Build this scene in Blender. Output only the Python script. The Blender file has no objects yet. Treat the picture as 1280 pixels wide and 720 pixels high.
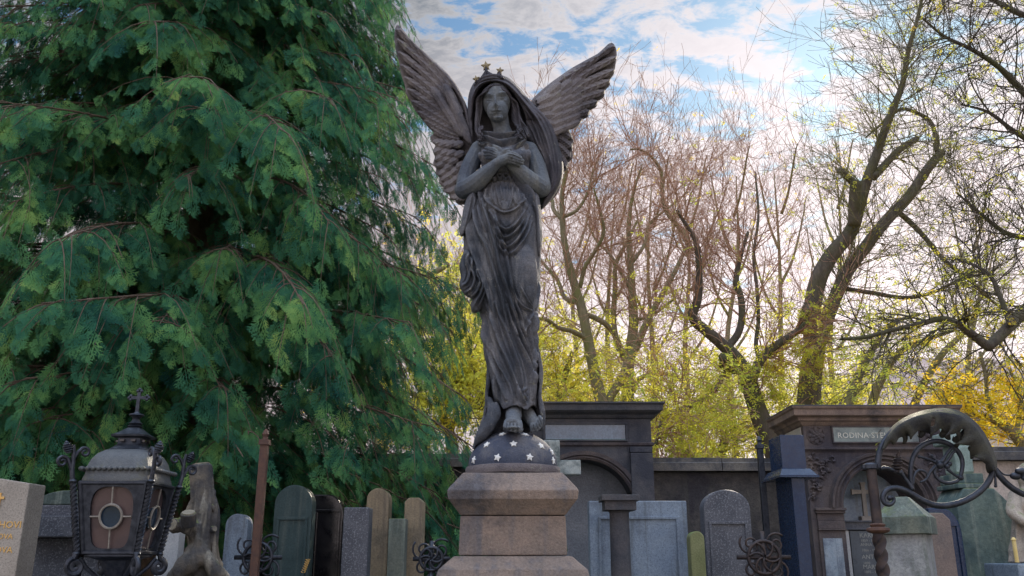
import bpy, bmesh, math, random
import numpy as np
from mathutils import Vector, Matrix, noise as mnoise
R = math.radians
PI = math.pi
rng = np.random.default_rng(7)
random.seed(7)
scn = bpy.context.scene
COL = scn.collection

# ---------------------------------------------------------------- camera
FPX = 1108.0
TH = R(17.06)
CAMZ = 1.6
cam_d = bpy.data.cameras.new('camera')
cam = bpy.data.objects.new('camera', cam_d)
COL.objects.link(cam)
cam.location = (0, 0, CAMZ)
cam.rotation_euler = (R(90) + TH, 0, 0)
cam_d.sensor_width = 36.0
cam_d.lens = 36.0 * FPX / 1280.0
cam_d.clip_start = 0.05
cam_d.clip_end = 5000
scn.camera = cam

def P(px, py, Y):
    """point at depth Y (metres north of the tripod) seen in direction px, py"""
    px = np.asarray(px, float); py = np.asarray(py, float); Y = np.asarray(Y, float)
    dx = (px - 640.0) / FPX; dv = (360.0 - py) / FPX
    fy = math.cos(TH) - dv * math.sin(TH)
    fz = math.sin(TH) + dv * math.cos(TH)
    t = Y / fy
    X, Yb, Z = np.broadcast_arrays(dx * t, Y, CAMZ + fz * t)
    return np.stack([X, Yb, Z], -1)

def pix(v):
    v = np.asarray(v, float)
    x = v[..., 0]; y = v[..., 1]; z = v[..., 2] - CAMZ
    d = y * math.cos(TH) + z * math.sin(TH)
    u = -y * math.sin(TH) + z * math.cos(TH)
    return 640 + FPX * x / d, 360 - FPX * u / d

# ---------------------------------------------------------------- mesh helpers
class MB:
    """collects numpy shapes and links them as ONE mesh object"""
    def __init__(s): s.v = []; s.f = []; s.n = 0
    def add(s, v, f):
        v = np.asarray(v, float).reshape(-1, 3)
        if isinstance(f, np.ndarray): f = (f + s.n).tolist()
        else: f = [tuple(i + s.n for i in q) for q in f]
        s.v.append(v); s.f += f; s.n += len(v)
        return s
    def verts(s): return np.concatenate(s.v) if s.v else np.zeros((0, 3))
    def build(s, name, mat, parent=None, smooth=False, bevel=0, **kw):
        me = bpy.data.meshes.new(name)
        v = s.verts()
        off = np.array(kw.get('origin', (0, 0, 0)), float)
        base = np.array(rootloc(parent)) if parent is not None else off
        me.from_pydata((v - base).tolist(), [], s.f)
        me.validate(); me.update()
        if bevel:
            bm = bmesh.new(); bm.from_mesh(me)
            es = [e for e in bm.edges if len(e.link_faces) == 2 and e.calc_face_angle(0) > 0.6]
            bmesh.ops.bevel(bm, geom=es, offset=bevel, segments=2, profile=0.6, affect='EDGES', clamp_overlap=True)
            bm.to_mesh(me); bm.free()
            for p in me.polygons: p.use_smooth = False
        if smooth:
            me.polygons.foreach_set('use_smooth', [True] * len(me.polygons))
            if smooth == 'auto':
                try: me.set_sharp_from_angle(angle=R(38))
                except Exception: pass
        o = bpy.data.objects.new(name, me)
        COL.objects.link(o)
        if parent is not None: o.parent = parent
        else: o.location = base
        me.materials.append(mat)
        return o
    # -- shapes
    def box(s, c, size, rz=0.0, taper=1.0, rot=None):
        hx, hy, hz = size[0] / 2, size[1] / 2, size[2] / 2
        v = np.array([[x * hx * (taper if z > 0 else 1), y * hy * (taper if z > 0 else 1), z * hz]
                      for z in (-1, 1) for x, y in ((-1, -1), (1, -1), (1, 1), (-1, 1))])
        if rot is not None: v = v @ np.array(rot).T
        elif rz:
            cs, sn = math.cos(rz), math.sin(rz)
            v = v @ np.array([[cs, sn, 0], [-sn, cs, 0], [0, 0, 1]])
        return s.add(v + np.array(c), [(3, 2, 1, 0), (4, 5, 6, 7), (0, 1, 5, 4), (1, 2, 6, 5), (2, 3, 7, 6), (3, 0, 4, 7)])
    def tube(s, path, rad, sides=8, cap=True, sx=1.0, twist=0.0, poly=None):
        p = np.asarray(path, float); n = len(p)
        r = np.broadcast_to(np.asarray(rad, float), (n,))
        t = np.gradient(p, axis=0); t /= np.linalg.norm(t, axis=1)[:, None] + 1e-12
        up = np.array([0, 1.0, 0]) if abs(t[0][1]) < 0.9 else np.array([1.0, 0, 0])
        a = np.cross(t[0], up); a /= np.linalg.norm(a)
        V = []
        for i in range(n):
            a = a - t[i] * (a @ t[i]); a /= np.linalg.norm(a) + 1e-12
            b = np.cross(t[i], a)
            th = np.arange(sides) * 2 * PI / sides + twist * i
            rr = r[i] if poly is None else r[i] * np.asarray(poly)
            V.append(p[i] + (np.cos(th) * rr)[:, None] * a + (np.sin(th) * rr * sx)[:, None] * b)
        F = []
        for i in range(n - 1):
            for j in range(sides):
                k = (j + 1) % sides
                F.append((i * sides + j, i * sides + k, (i + 1) * sides + k, (i + 1) * sides + j))
        if cap:
            F.append(tuple(range(sides))[::-1]); F.append(tuple((n - 1) * sides + j for j in range(sides)))
        return s.add(np.concatenate(V), F)
    def lathe(s, prof, c=(0, 0, 0), sides=32, square=False, rot=0.0):
        """prof: list of (radius, z)"""
        th = np.arange(sides) * 2 * PI / sides + rot
        V = np.concatenate([np.stack([r * np.cos(th), r * np.sin(th), np.full(sides, z)], 1) for r, z in prof]) + np.array(c)
        F = []
        n = len(prof)
        for i in range(n - 1):
            for j in range(sides):
                k = (j + 1) % sides
                F.append((i * sides + j, i * sides + k, (i + 1) * sides + k, (i + 1) * sides + j))
        F.append(tuple(range(sides))[::-1]); F.append(tuple((n - 1) * sides + j for j in range(sides)))
        return s.add(V, F)
    def sphere(s, c, r, seg=16, rings=10, rot=None):
        r = np.broadcast_to(np.asarray(r, float), (3,))
        V = [[0, 0, -1]]
        for i in range(1, rings):
            a = -PI / 2 + PI * i / rings
            for j in range(seg):
                b = 2 * PI * j / seg
                V.append([math.cos(a) * math.cos(b), math.cos(a) * math.sin(b), math.sin(a)])
        V.append([0, 0, 1]); V = np.array(V) * r
        if rot is not None: V = V @ np.array(rot).T
        F = [(0, 1 + (j + 1) % seg, 1 + j) for j in range(seg)]
        for i in range(rings - 2):
            for j in range(seg):
                a = 1 + i * seg + j; b = 1 + i * seg + (j + 1) % seg
                F.append((a, b, b + seg, a + seg))
        o = 1 + (rings - 2) * seg; l = len(V) - 1
        F += [(l, o + j, o + (j + 1) % seg) for j in range(seg)]
        return s.add(V + np.array(c), F)
    def prism(s, outline, y0, y1, hole=None):
        """outline: list of (x,z) world; extruded from y0 to y1 (thickness)"""
        n = len(outline)
        V = [(x, y0, z) for x, z in outline] + [(x, y1, z) for x, z in outline]
        F = [tuple(range(n)), tuple(range(2 * n - 1, n - 1, -1))]
        for i in range(n):
            k = (i + 1) % n
            F.append((i, k, n + k, n + i)[::-1])
        return s.add(V, F)
    def plan(s, outline, z0, z1):
        n = len(outline)
        V = [(x, y, z0) for x, y in outline] + [(x, y, z1) for x, y in outline]
        F = [tuple(range(n))[::-1], tuple(range(n, 2 * n))]
        for i in range(n):
            k = (i + 1) % n
            F.append((i, k, n + k, n + i))
        return s.add(V, F)
    def star(s, c, nrm, r, th, spin=0.0, ratio=0.5):
        nrm = np.array(nrm, float); nrm /= np.linalg.norm(nrm)
        up = np.array([0, 0, 1.0])
        if abs(nrm[2]) > 0.95: up = np.array([0, 1.0, 0])
        a = np.cross(up, nrm); a /= np.linalg.norm(a); b = np.cross(nrm, a)
        c = np.array(c, float)
        V = []
        for k in range(10):
            q = r if k % 2 == 0 else r * ratio
            an = PI / 2 + k * PI / 5 + spin
            V.append(c + a * math.cos(an) * q + b * math.sin(an) * q + nrm * th * .45)
        for k in range(10): V.append(V[k] - nrm * th * 1.4)
        V.append(c + nrm * th * 1.1)
        F = [(k, (k + 1) % 10, 20) for k in range(10)] + [(k, 10 + k, 10 + (k + 1) % 10, (k + 1) % 10) for k in range(10)]
        F.append(tuple(range(10, 20))[::-1])
        return s.add(V, F)

_root = {}
def rootloc(o):
    p = np.zeros(3)
    while o is not None:
        p += np.array(o.location); o = o.parent
    return p

def thing(name, label, cat, loc=(0, 0, 0), group=None):
    o = bpy.data.objects.new(name, None); COL.objects.link(o)
    o.location = tuple(float(q) for q in loc); o.empty_display_size = 0.2
    o['label'] = label; o['category'] = cat
    if group: o['group'] = group
    return o
def tag(o, label, cat, group=None, kind=None):
    o['label'] = label; o['category'] = cat
    if group: o['group'] = group
    if kind: o['kind'] = kind
    return o
def struct(o, kind='structure'):
    o['kind'] = kind; return o

def text_mesh(body, size, extrude=0.002, align='LEFT', spacing=1.0):
    cu = bpy.data.curves.new('txt', 'FONT'); cu.body = body; cu.size = size; cu.extrude = extrude
    cu.align_x = align; cu.space_character = spacing; cu.resolution_u = 2
    o = bpy.data.objects.new('txt', cu); COL.objects.link(o)
    dg = bpy.context.evaluated_depsgraph_get()
    me = bpy.data.meshes.new_from_object(o.evaluated_get(dg))
    v = np.array([q.co[:] for q in me.vertices]); f = [tuple(p.vertices) for p in me.polygons]
    bpy.data.objects.remove(o); bpy.data.curves.remove(cu); bpy.data.meshes.remove(me)
    return v, f
def put_text(mb, body, c, size, rz=0.0, **k):
    """text standing upright, facing -Y at rz=0"""
    v, f = text_mesh(body, size, **k)
    w = np.stack([v[:, 0], -v[:, 2], v[:, 1]], 1)
    cs, sn = math.cos(rz), math.sin(rz)
    w = w @ np.array([[cs, sn, 0], [-sn, cs, 0], [0, 0, 1]])
    mb.add(w + np.array(c), f)

# ---------------------------------------------------------------- 2-D outline tools
def smooth_curve(pts, n=8, closed=False):
    """Catmull-Rom through points"""
    p = np.asarray(pts, float)
    if closed: q = np.concatenate([p[-1:], p, p[:2]])
    else: q = np.concatenate([2 * p[:1] - p[1:2], p, 2 * p[-1:] - p[-2:-1]])
    out = []
    for i in range(1, len(q) - 2):
        for k in range(n):
            t = k / n
            out.append(.5 * ((2 * q[i]) + (-q[i-1] + q[i+1]) * t + (2*q[i-1] - 5*q[i] + 4*q[i+1] - q[i+2]) * t*t
                             + (-q[i-1] + 3*q[i] - 3*q[i+1] + q[i+2]) * t**3))
    if not closed: out.append(q[-2])
    return np.array(out)

def poly_dist(pts, poly, closed=True):
    """distance, nearest point, arc parameter (0..1)"""
    pts = np.asarray(pts, float); a = np.asarray(poly, float)
    b = np.roll(a, -1, 0) if closed else a[1:]
    if not closed: a = a[:-1]
    L = np.linalg.norm(b - a, axis=1); cum = np.concatenate([[0], np.cumsum(L)])
    best = np.full(len(pts), 1e9); near = np.zeros_like(pts); par = np.zeros(len(pts))
    for i in range(len(a)):
        ab = b[i] - a[i]; l2 = ab @ ab + 1e-12
        t = np.clip(((pts - a[i]) @ ab) / l2, 0, 1)
        q = a[i] + t[:, None] * ab
        d = np.linalg.norm(pts - q, axis=1)
        m = d < best
        best[m] = d[m]; near[m] = q[m]; par[m] = (cum[i] + t[m] * L[i]) / cum[-1]
    return best, near, par

def in_poly(pts, poly):
    x, y = pts[:, 0], pts[:, 1]; ins = np.zeros(len(pts), bool)
    a = np.asarray(poly, float); b = np.roll(a, -1, 0)
    for (x0, y0), (x1, y1) in zip(a, b):
        c = ((y0 > y) != (y1 > y))
        xx = (x1 - x0) * (y - y0) / (y1 - y0 + 1e-12) + x0
        ins ^= c & (x < xx)
    return ins

def relief(outline, F, G, D, step=1.0):
    """closed solid with this outline; F/G(x,y,edge_distance) give front/back depth (m) about distance D"""
    ol = np.asarray(outline, float)
    x0, y0 = ol.min(0) - step; x1, y1 = ol.max(0) + step
    nx = int((x1 - x0) / step) + 2; ny = int((y1 - y0) / step) + 2
    gx, gy = np.meshgrid(x0 + step * np.arange(nx), y0 + step * np.arange(ny))
    cx = gx[:-1, :-1] + step / 2; cy = gy[:-1, :-1] + step / 2
    cin = in_poly(np.stack([cx.ravel(), cy.ravel()], 1), ol).reshape(cx.shape)
    ii, jj = np.nonzero(cin)
    idx = np.arange(nx * ny).reshape(ny, nx)
    q = np.stack([idx[ii, jj], idx[ii, jj + 1], idx[ii + 1, jj + 1], idx[ii + 1, jj]], 1)
    used = np.unique(q); remap = -np.ones(nx * ny, int); remap[used] = np.arange(len(used))
    q = remap[q]
    pts = np.stack([gx.ravel()[used], gy.ravel()[used]], 1)
    d, near, _ = poly_dist(pts, ol)
    ins = in_poly(pts, ol)
    # boundary verts
    cnt = {}
    for a in q.tolist():
        for k in range(4):
            e = (a[k], a[(k + 1) % 4]); cnt[e] = 1
    bnd = [e for e in cnt if (e[1], e[0]) not in cnt]
    bv = np.zeros(len(pts), bool)
    for e in bnd: bv[e[0]] = bv[e[1]] = True
    snap = bv | ~ins
    pts[snap] = near[snap]; d[snap] = 0
    f = F(pts[:, 0], pts[:, 1], d); g = G(pts[:, 0], pts[:, 1], d)
    g = np.maximum(g, f + 0.001)
    n = len(pts)
    V = np.concatenate([P(pts[:, 0], pts[:, 1], D + f), P(pts[:, 0], pts[:, 1], D + g)])
    Fc = [tuple(a) for a in q[:, ::-1].tolist()] + [tuple(n + k for k in a) for a in q.tolist()]
    Fc += [(e[0], e[1], n + e[1], n + e[0]) for e in bnd]
    return V, Fc

def remesh(mb, voxel, smooth=2, factor=0.5):
    me = bpy.data.meshes.new('tmp'); me.from_pydata(mb.verts().tolist(), [], mb.f); me.validate(); me.update()
    o = bpy.data.objects.new('tmp', me); COL.objects.link(o)
    m = o.modifiers.new('r', 'REMESH'); m.mode = 'VOXEL'; m.voxel_size = voxel
    if smooth:
        s = o.modifiers.new('s', 'SMOOTH'); s.iterations = smooth; s.factor = factor
    dg = bpy.context.evaluated_depsgraph_get()
    r = bpy.data.meshes.new_from_object(o.evaluated_get(dg))
    n = len(r.vertices); v = np.empty(n * 3); r.vertices.foreach_get('co', v); v = v.reshape(-1, 3)
    nr = np.empty(n * 3); r.vertices.foreach_get('normal', nr); nr = nr.reshape(-1, 3)
    f = [tuple(p.vertices) for p in r.polygons]
    bpy.data.objects.remove(o); bpy.data.meshes.remove(me); bpy.data.meshes.remove(r)
    return v, f, nr

def ridge_field(px, py, ridges):
    """ridges: (polyline, width_px, amp_m[, sharp]) ; positive = out towards the viewer"""
    pts = np.stack([px, py], 1); h = np.zeros(len(pts))
    for r in ridges:
        pl = smooth_curve(r[0], 5) if len(r[0]) > 2 else np.array(r[0], float)
        w, a = r[1], r[2]
        lo = pl.min(0) - 3 * w; hi = pl.max(0) + 3 * w
        m = (px > lo[0]) & (px < hi[0]) & (py > lo[1]) & (py < hi[1])
        if not m.any(): continue
        d, _, t = poly_dist(pts[m], pl, False)
        end = np.clip(np.minimum(t, 1 - t) * 6, 0, 1)
        # narrow crest with a hollow beside it: carved cloth
        x = d / w
        prof = np.exp(-(x * 1.15) ** 2) - 0.42 * np.exp(-((x - 1.6) / 0.6) ** 2)
        h[m] += a * prof * (0.25 + .75 * end)
    return h

def vnoise(p, scale, seed=0.0):
    return np.array([mnoise.noise(Vector((q[0] * scale + seed, q[1] * scale, q[2] * scale))) for q in p])

# ---------------------------------------------------------------- materials
def newmat(name):
    m = bpy.data.materials.new(name); m.use_nodes = True
    nt = m.node_tree; nt.nodes.clear()
    out = nt.nodes.new('ShaderNodeOutputMaterial'); b = nt.nodes.new('ShaderNodeBsdfPrincipled')
    nt.links.new(b.outputs[0], out.inputs[0])
    return m, nt, b, out
def N(nt, t, **k):
    n = nt.nodes.new(t)
    for a, v in k.items(): setattr(n, a, v)
    return n
def ramp(nt, src, stops):
    r = N(nt, 'ShaderNodeValToRGB'); e = r.color_ramp.elements
    while len(e) < len(stops): e.new(.5)
    for q, (p, c) in zip(e, stops):
        q.position = p; q.color = (*c, 1) if len(c) == 3 else (c[0],) * 3 + (1,)
    nt.links.new(src, r.inputs[0]); return r.outputs[0]
def noise(nt, vec, scale, detail=5, rough=.6, dist=0):
    n = N(nt, 'ShaderNodeTexNoise'); n.inputs['Scale'].default_value = scale; n.inputs['Detail'].default_value = detail
    n.inputs['Roughness'].default_value = rough; n.inputs['Distortion'].default_value = dist
    nt.links.new(vec, n.inputs['Vector']); return n.outputs['Fac']
def mixc(nt, fac, a, b, mode='MIX'):
    m = N(nt, 'ShaderNodeMix', data_type='RGBA', blend_type=mode)
    for s, x in ((m.inputs[0], fac), (m.inputs[6], a), (m.inputs[7], b)):
        if isinstance(x, (int, float)): s.default_value = x
        elif isinstance(x, tuple): s.default_value = (*x, 1)
        else: nt.links.new(x, s)
    return m.outputs[2]
def coords(nt, scale=(1, 1, 1), kind='Object', off=(0, 0, 0)):
    tc = N(nt, 'ShaderNodeTexCoord'); mp = N(nt, 'ShaderNodeMapping')
    mp.inputs['Scale'].default_value = scale; mp.inputs['Location'].default_value = off
    nt.links.new(tc.outputs[kind], mp.inputs[0]); return mp.outputs[0]
def bump(nt, b, h, strength, dist=0.01):
    bp = N(nt, 'ShaderNodeBump'); bp.inputs['Strength'].default_value = strength; bp.inputs['Distance'].default_value = dist
    nt.links.new(h, bp.inputs['Height']); nt.links.new(bp.outputs[0], b.inputs['Normal'])

def stone(name, c1, c2, c3=None, scale=6, rough=.85, moss=None, streak=None, lichen=None, bstr=.35, speck=None, spec=.25, lichen_t=.62):
    """weathered stone: two tones in blotches, grain, runs of dirt, lichen or moss patches"""
    m, nt, b, out = newmat(name)
    v = coords(nt)
    col = mixc(nt, ramp(nt, noise(nt, v, scale, 6, .65, .4), [(.35, (0,)), (.65, (1,))]), c1, c2)
    if c3: col = mixc(nt, ramp(nt, noise(nt, coords(nt, off=(3, 1, 5)), scale * .45, 5, .7), [(.48, (0,)), (.62, (1,))]), col, c3)
    if streak:
        sv = coords(nt, (14, 14, 1.2))
        col = mixc(nt, ramp(nt, noise(nt, sv, 1.0, 5, .6), [(.52, (0,)), (.68, (.8,))]), col, streak)
    g = noise(nt, v, scale * 22, 4, .7)
    col = mixc(nt, .55, col, ramp(nt, g, [(.25, (.25,)), (.75, (.8,))]), 'OVERLAY')
    if speck:
        col = mixc(nt, ramp(nt, noise(nt, v, speck[1], 2, .8), [(.55, (0,)), (.62, (1,))]), col, speck[0])
    if lichen:
        col = mixc(nt, ramp(nt, noise(nt, coords(nt, off=(9, 2, 1)), scale * 3.2, 6, .75), [(lichen_t, (0,)), (lichen_t + .06, (.85,))]), col, lichen)
    if moss:
        geo = N(nt, 'ShaderNodeNewGeometry'); sx = N(nt, 'ShaderNodeSeparateXYZ'); nt.links.new(geo.outputs['Normal'], sx.inputs[0])
        ad = N(nt, 'ShaderNodeMath', operation='MULTIPLY'); nt.links.new(noise(nt, v, scale * 1.3, 5, .7), ad.inputs[0])
        up = ramp(nt, sx.outputs[2], [(.35, (.55,)), (.95, (1.25,))]); nt.links.new(up, ad.inputs[1])
        col = mixc(nt, ramp(nt, ad.outputs[0], [(.45, (0,)), (.6, (.9,))]), col, moss)
    nt.links.new(col, b.inputs['Base Color'])
    b.inputs['Specular IOR Level'].default_value = spec
    rr = ramp(nt, noise(nt, v, scale * 2, 3, .6), [(.3, (max(rough - .12, .05),)), (.7, (min(rough + .08, 1),))])
    nt.links.new(rr, b.inputs['Roughness'])
    hb = N(nt, 'ShaderNodeMath', operation='ADD'); nt.links.new(noise(nt, v, scale * 5, 6, .7), hb.inputs[0]); nt.links.new(g, hb.inputs[1])
    bump(nt, b, hb.outputs[0], bstr, .012)
    return m
def metal(name, c1, c2, rough=.5, met=.6, scale=30):
    m, nt, b, out = newmat(name); v = coords(nt)
    n = noise(nt, v, scale, 5, .7)
    nt.links.new(mixc(nt, ramp(nt, n, [(.4, (0,)), (.65, (1,))]), c1, c2), b.inputs['Base Color'])
    b.inputs['Metallic'].default_value = met
    nt.links.new(ramp(nt, n, [(.3, (rough - .1,)), (.7, (rough + .2,))]), b.inputs['Roughness'])
    bump(nt, b, noise(nt, v, scale * 3, 4, .7), .25, .004)
    return m
# ---------------------------------------------------------------- light and sky
SUN_AZ = R(24); SUN_EL = R(26)
w = bpy.data.worlds.new('World'); scn.world = w; w.use_nodes = True
nt = w.node_tree; nt.nodes.clear()
wo = N(nt, 'ShaderNodeOutputWorld'); bg = N(nt, 'ShaderNodeBackground')
sky = N(nt, 'ShaderNodeTexSky', sky_type='NISHITA'); sky.sun_disc = False
sky.sun_elevation = SUN_EL; sky.sun_rotation = SUN_AZ; sky.air_density = 1.0; sky.dust_density = 0.4; sky.ozone_density = 2.0
tc = N(nt, 'ShaderNodeTexCoord'); sp = N(nt, 'ShaderNodeSeparateXYZ'); nt.links.new(tc.outputs['Generated'], sp.inputs[0])
def M(op, a, b=None, c=None):
    n = N(nt, 'ShaderNodeMath', operation=op)
    for s, x in zip(n.inputs, (a, b, c)):
        if x is None: continue
        if isinstance(x, (int, float)): s.default_value = x
        else: nt.links.new(x, s)
    return n.outputs[0]
# cloud layer: the direction is carried up to a flat layer, so clouds crowd together towards the horizon
zz = M('ADD', M('MAXIMUM', sp.outputs[2], 0.0), 0.32)
cb = N(nt, 'ShaderNodeCombineXYZ')
nt.links.new(M('DIVIDE', sp.outputs[0], zz), cb.inputs[0]); nt.links.new(M('DIVIDE', sp.outputs[1], zz), cb.inputs[1])
def cmap(rot, sc, off=(0, 0, 0)):
    mp = N(nt, 'ShaderNodeMapping'); mp.inputs['Rotation'].default_value = (0, 0, rot); mp.inputs['Scale'].default_value = sc
    mp.inputs['Location'].default_value = off
    nt.links.new(cb.outputs[0], mp.inputs[0]); return mp.outputs[0]
big = noise(nt, cmap(.5, (1.0, 1.0, 1), (2.3, .4, 0)), 1.3, 4, .55, .3)
puff = noise(nt, cmap(.35, (1.0, 1.6, 1), (.3, 1.7, 0)), 13.0, 8, .64, .35)
fine = noise(nt, cmap(.35, (1, 1.4, 1)), 26.0, 6, .6, .2)
dens = M('ADD', M('MULTIPLY', big, .22), M('ADD', M('MULTIPLY', puff, .86), M('MULTIPLY', fine, .16)))
# more cloud low down
low = M('SUBTRACT', 1.0, M('MINIMUM', M('MULTIPLY', sp.outputs[2], 2.2), 1.0))
dens = M('ADD', dens, M('MULTIPLY', low, .36))
cov = ramp(nt, dens, [(.545, (0,)), (.65, (1,))])
thick = ramp(nt, dens, [(.60, (0,)), (.73, (1,))])
# brighter cloud near the sun
sd = N(nt, 'ShaderNodeVectorMath', operation='DOT_PRODUCT'); nt.links.new(tc.outputs['Generated'], sd.inputs[0])
sd.inputs[1].default_value = (math.sin(SUN_AZ) * math.cos(SUN_EL - .1), math.cos(SUN_AZ) * math.cos(SUN_EL - .1), math.sin(SUN_EL - .1))
glow = ramp(nt, sd.outputs['Value'], [(.84, (0,)), (.995, (1,))])
ccol = mixc(nt, thick, (1.0, 1.0, 1.03), (.42, .49, .58))
ccol = mixc(nt, glow, ccol, (1.0, .93, .96))
lowc = ramp(nt, sp.outputs[2], [(.22, (.95,)), (.56, (0,))])
ccol = mixc(nt, lowc, ccol, (1.42, 1.24, 1.26))
ccol = mixc(nt, ramp(nt, sp.outputs[2], [(.62, (0,)), (.9, (.7,))]), ccol, (.66, .80, 1.0))
cst = N(nt, 'ShaderNodeVectorMath', operation='SCALE'); nt.links.new(ccol, cst.inputs[0])
CL = 0.43
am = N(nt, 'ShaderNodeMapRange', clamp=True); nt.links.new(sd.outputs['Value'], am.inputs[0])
am.inputs[1].default_value = -.5; am.inputs[2].default_value = .7; am.inputs[3].default_value = 2.3; am.inputs[4].default_value = 1.0  # clouds away from the sun boosted: added fill from behind the camera
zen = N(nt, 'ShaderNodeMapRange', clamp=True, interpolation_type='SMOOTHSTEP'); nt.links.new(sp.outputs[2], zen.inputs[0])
zen.inputs[1].default_value = .60; zen.inputs[2].default_value = .92; zen.inputs[3].default_value = 1.0; zen.inputs[4].default_value = 6.0  # unseen overhead clouds boosted too, as added fill from above
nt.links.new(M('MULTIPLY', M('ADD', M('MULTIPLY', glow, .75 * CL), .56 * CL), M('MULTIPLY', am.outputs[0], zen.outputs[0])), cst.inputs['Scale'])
SKY_STR = 0.10
bg.inputs['Strength'].default_value = SKY_STR
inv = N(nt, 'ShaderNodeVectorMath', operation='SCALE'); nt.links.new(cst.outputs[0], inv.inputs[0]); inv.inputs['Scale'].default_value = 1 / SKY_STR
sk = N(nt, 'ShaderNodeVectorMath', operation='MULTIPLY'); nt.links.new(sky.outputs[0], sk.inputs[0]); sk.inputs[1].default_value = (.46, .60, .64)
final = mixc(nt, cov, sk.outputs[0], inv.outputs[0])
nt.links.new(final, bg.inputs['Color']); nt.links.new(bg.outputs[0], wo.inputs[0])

sl = bpy.data.lights.new('sun', 'SUN'); sl.energy = 4.5; sl.angle = R(0.5); sl.color = (1, .87, .70)
so = bpy.data.objects.new('sun', sl); COL.objects.link(so)
sdv = Vector((math.sin(SUN_AZ) * math.cos(SUN_EL), math.cos(SUN_AZ) * math.cos(SUN_EL), math.sin(SUN_EL)))
so.rotation_euler = (-sdv).to_track_quat('-Z', 'Y').to_euler()

scn.view_settings.view_transform = 'Standard'; scn.view_settings.look = 'None'
scn.view_settings.exposure = 0.90; scn.view_settings.gamma = 1.0; scn.view_settings.use_curve_mapping = False
scn.render.engine = 'CYCLES'
scn.cycles.max_bounces = 6; scn.cycles.transparent_max_bounces = 6
# ---------------------------------------------------------------- the angel
DA = 4.5
def S(px, py, d=0.0): return P(px, py, DA + d)
stone_dark = stone('angel_stone', (0.086, 0.101, 0.140), (0.156, 0.155, 0.172), (0.054, 0.063, 0.083), 5, .8, streak=(0.227, 0.227, 0.246), lichen=(0.271, 0.273, 0.258), bstr=.6, lichen_t=.61)
stone_wing = stone('wing_stone', (0.141, 0.128, 0.147), (0.216, 0.196, 0.203), (0.081, 0.077, 0.095), 6, .88, lichen=(0.271, 0.267, 0.233), bstr=.6, lichen_t=.60)
stone_skin = stone('body_stone', (0.092, 0.114, 0.153), (0.146, 0.159, 0.178), (0.065, 0.079, 0.111), 4, .72, streak=(0.184, 0.193, 0.196), bstr=.35)
stone_hood = stone('hood_stone', (0.060, 0.057, 0.080), (0.119, 0.114, 0.129), (0.043, 0.046, 0.061), 5, .8, lichen=(0.216, 0.227, 0.184), bstr=.45, lichen_t=.66)
globe_mat = stone('globe_stone', (.045, .058, .100), (.085, .095, .13), (.15, .15, .165), 7, .8, bstr=.45)
star_mat = stone('star_marble', (.65, .68, .72), (.78, .79, .78), None, 20, .7, bstr=.2)

angel = thing('angel_statue', 'dark stone angel with spread wings and star crown standing on a star studded half globe', 'statue', S(641, 588))

def capsule(mb, a, b, ra, rb, n=6, sides=12):
    a = np.array(a); b = np.array(b)
    t = np.linspace(0, 1, n)[:, None]
    mb.tube(a + (b - a) * t, ra + (rb - ra) * t[:, 0], sides)
    mb.sphere(a, ra * 1.0, 12, 8); mb.sphere(b, rb, 12, 8)
def chain(mb, pts, rad, sides=12):
    """smooth tapered limb with round ends"""
    p = smooth_curve(pts, 5); t = np.linspace(0, 1, len(p)); r = np.interp(t, np.linspace(0, 1, len(rad)), rad)
    mb.tube(p, r, sides); mb.sphere(p[0], r[0], sides, 8); mb.sphere(p[-1], r[-1], sides, 8)

# ---- body: head, neck, shoulders, arms, hands, feet in one continuous surface
b = MB()
hc = S(621, 128, -.045)
b.sphere(hc + [0, .0, .012], (.080, .100, .108), 24, 16)
b.sphere(S(622, 139, -.085), (.060, .060, .062), 20, 14)              # jaw
b.sphere(S(623.0, 147, -.112), (.026, .024, .020), 14, 10)            # chin
chain(b, [S(624, 146, -.03), S(627, 160, -.015), S(630, 176, .0)], [.052, .048, .07])
b.sphere(S(631, 186, 0.0), (.17, .085, .06), 20, 12)                  # shoulder girdle
b.sphere(S(600, 188, 0.0), .056, 16, 10); b.sphere(S(661, 190, 0.0), .058, 16, 10)
chain(b, [S(599, 188, .0), S(589, 205, -.012), S(582, 224, -.03), S(581, 236, -.05)], [.052, .050, .047, .050])
chain(b, [S(580, 237, -.05), S(592, 231, -.09), S(607, 217, -.135), S(619, 206, -.165)], [.053, .054, .042, .029])
chain(b, [S(662, 190, .0), S(671, 208, -.01), S(676, 224, -.03), S(677, 234, -.045)], [.054, .052, .048, .052])
chain(b, [S(676, 235, -.045), S(665, 228, -.085), S(650, 214, -.12), S(638, 204, -.142)], [.054, .053, .040, .029])
def hand(mb, wr, kn, tips, th, r=.0098, palm=.029):
    """wr wrist, kn list of 4 knuckles, tips list of (mid, tip), th thumb chain"""
    c = np.mean(kn, 0)
    chain(mb, [wr, (wr + c) / 2, c], [palm * .92, palm, palm * .8])
    for k, (m_, t_) in zip(kn, tips):
        chain(mb, [(wr + 2 * k) / 3, k, m_, t_], [r * 1.15, r * 1.12, r, r * .8], 8)
    chain(mb, th, [r * 1.5, r * 1.25, r * .95], 8)
# upper hand, over the breast
wr = S(619, 205, -.17)
kn = [S(635, 190.5, -.188), S(637.5, 194.5, -.195), S(638, 198.5, -.195), S(636.5, 202, -.188)]
tp = [(S(644, 192.5, -.19), S(651.5, 197, -.178)), (S(646, 196.6, -.195), S(654, 201, -.180)), (S(646, 200.8, -.194), S(653, 204.6, -.178)), (S(643.5, 204, -.186), S(649, 207, -.172))]
hand(b, wr, kn, tp, [S(624, 197, -.18), S(631, 188.5, -.19), S(638, 186.6, -.18)])
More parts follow.
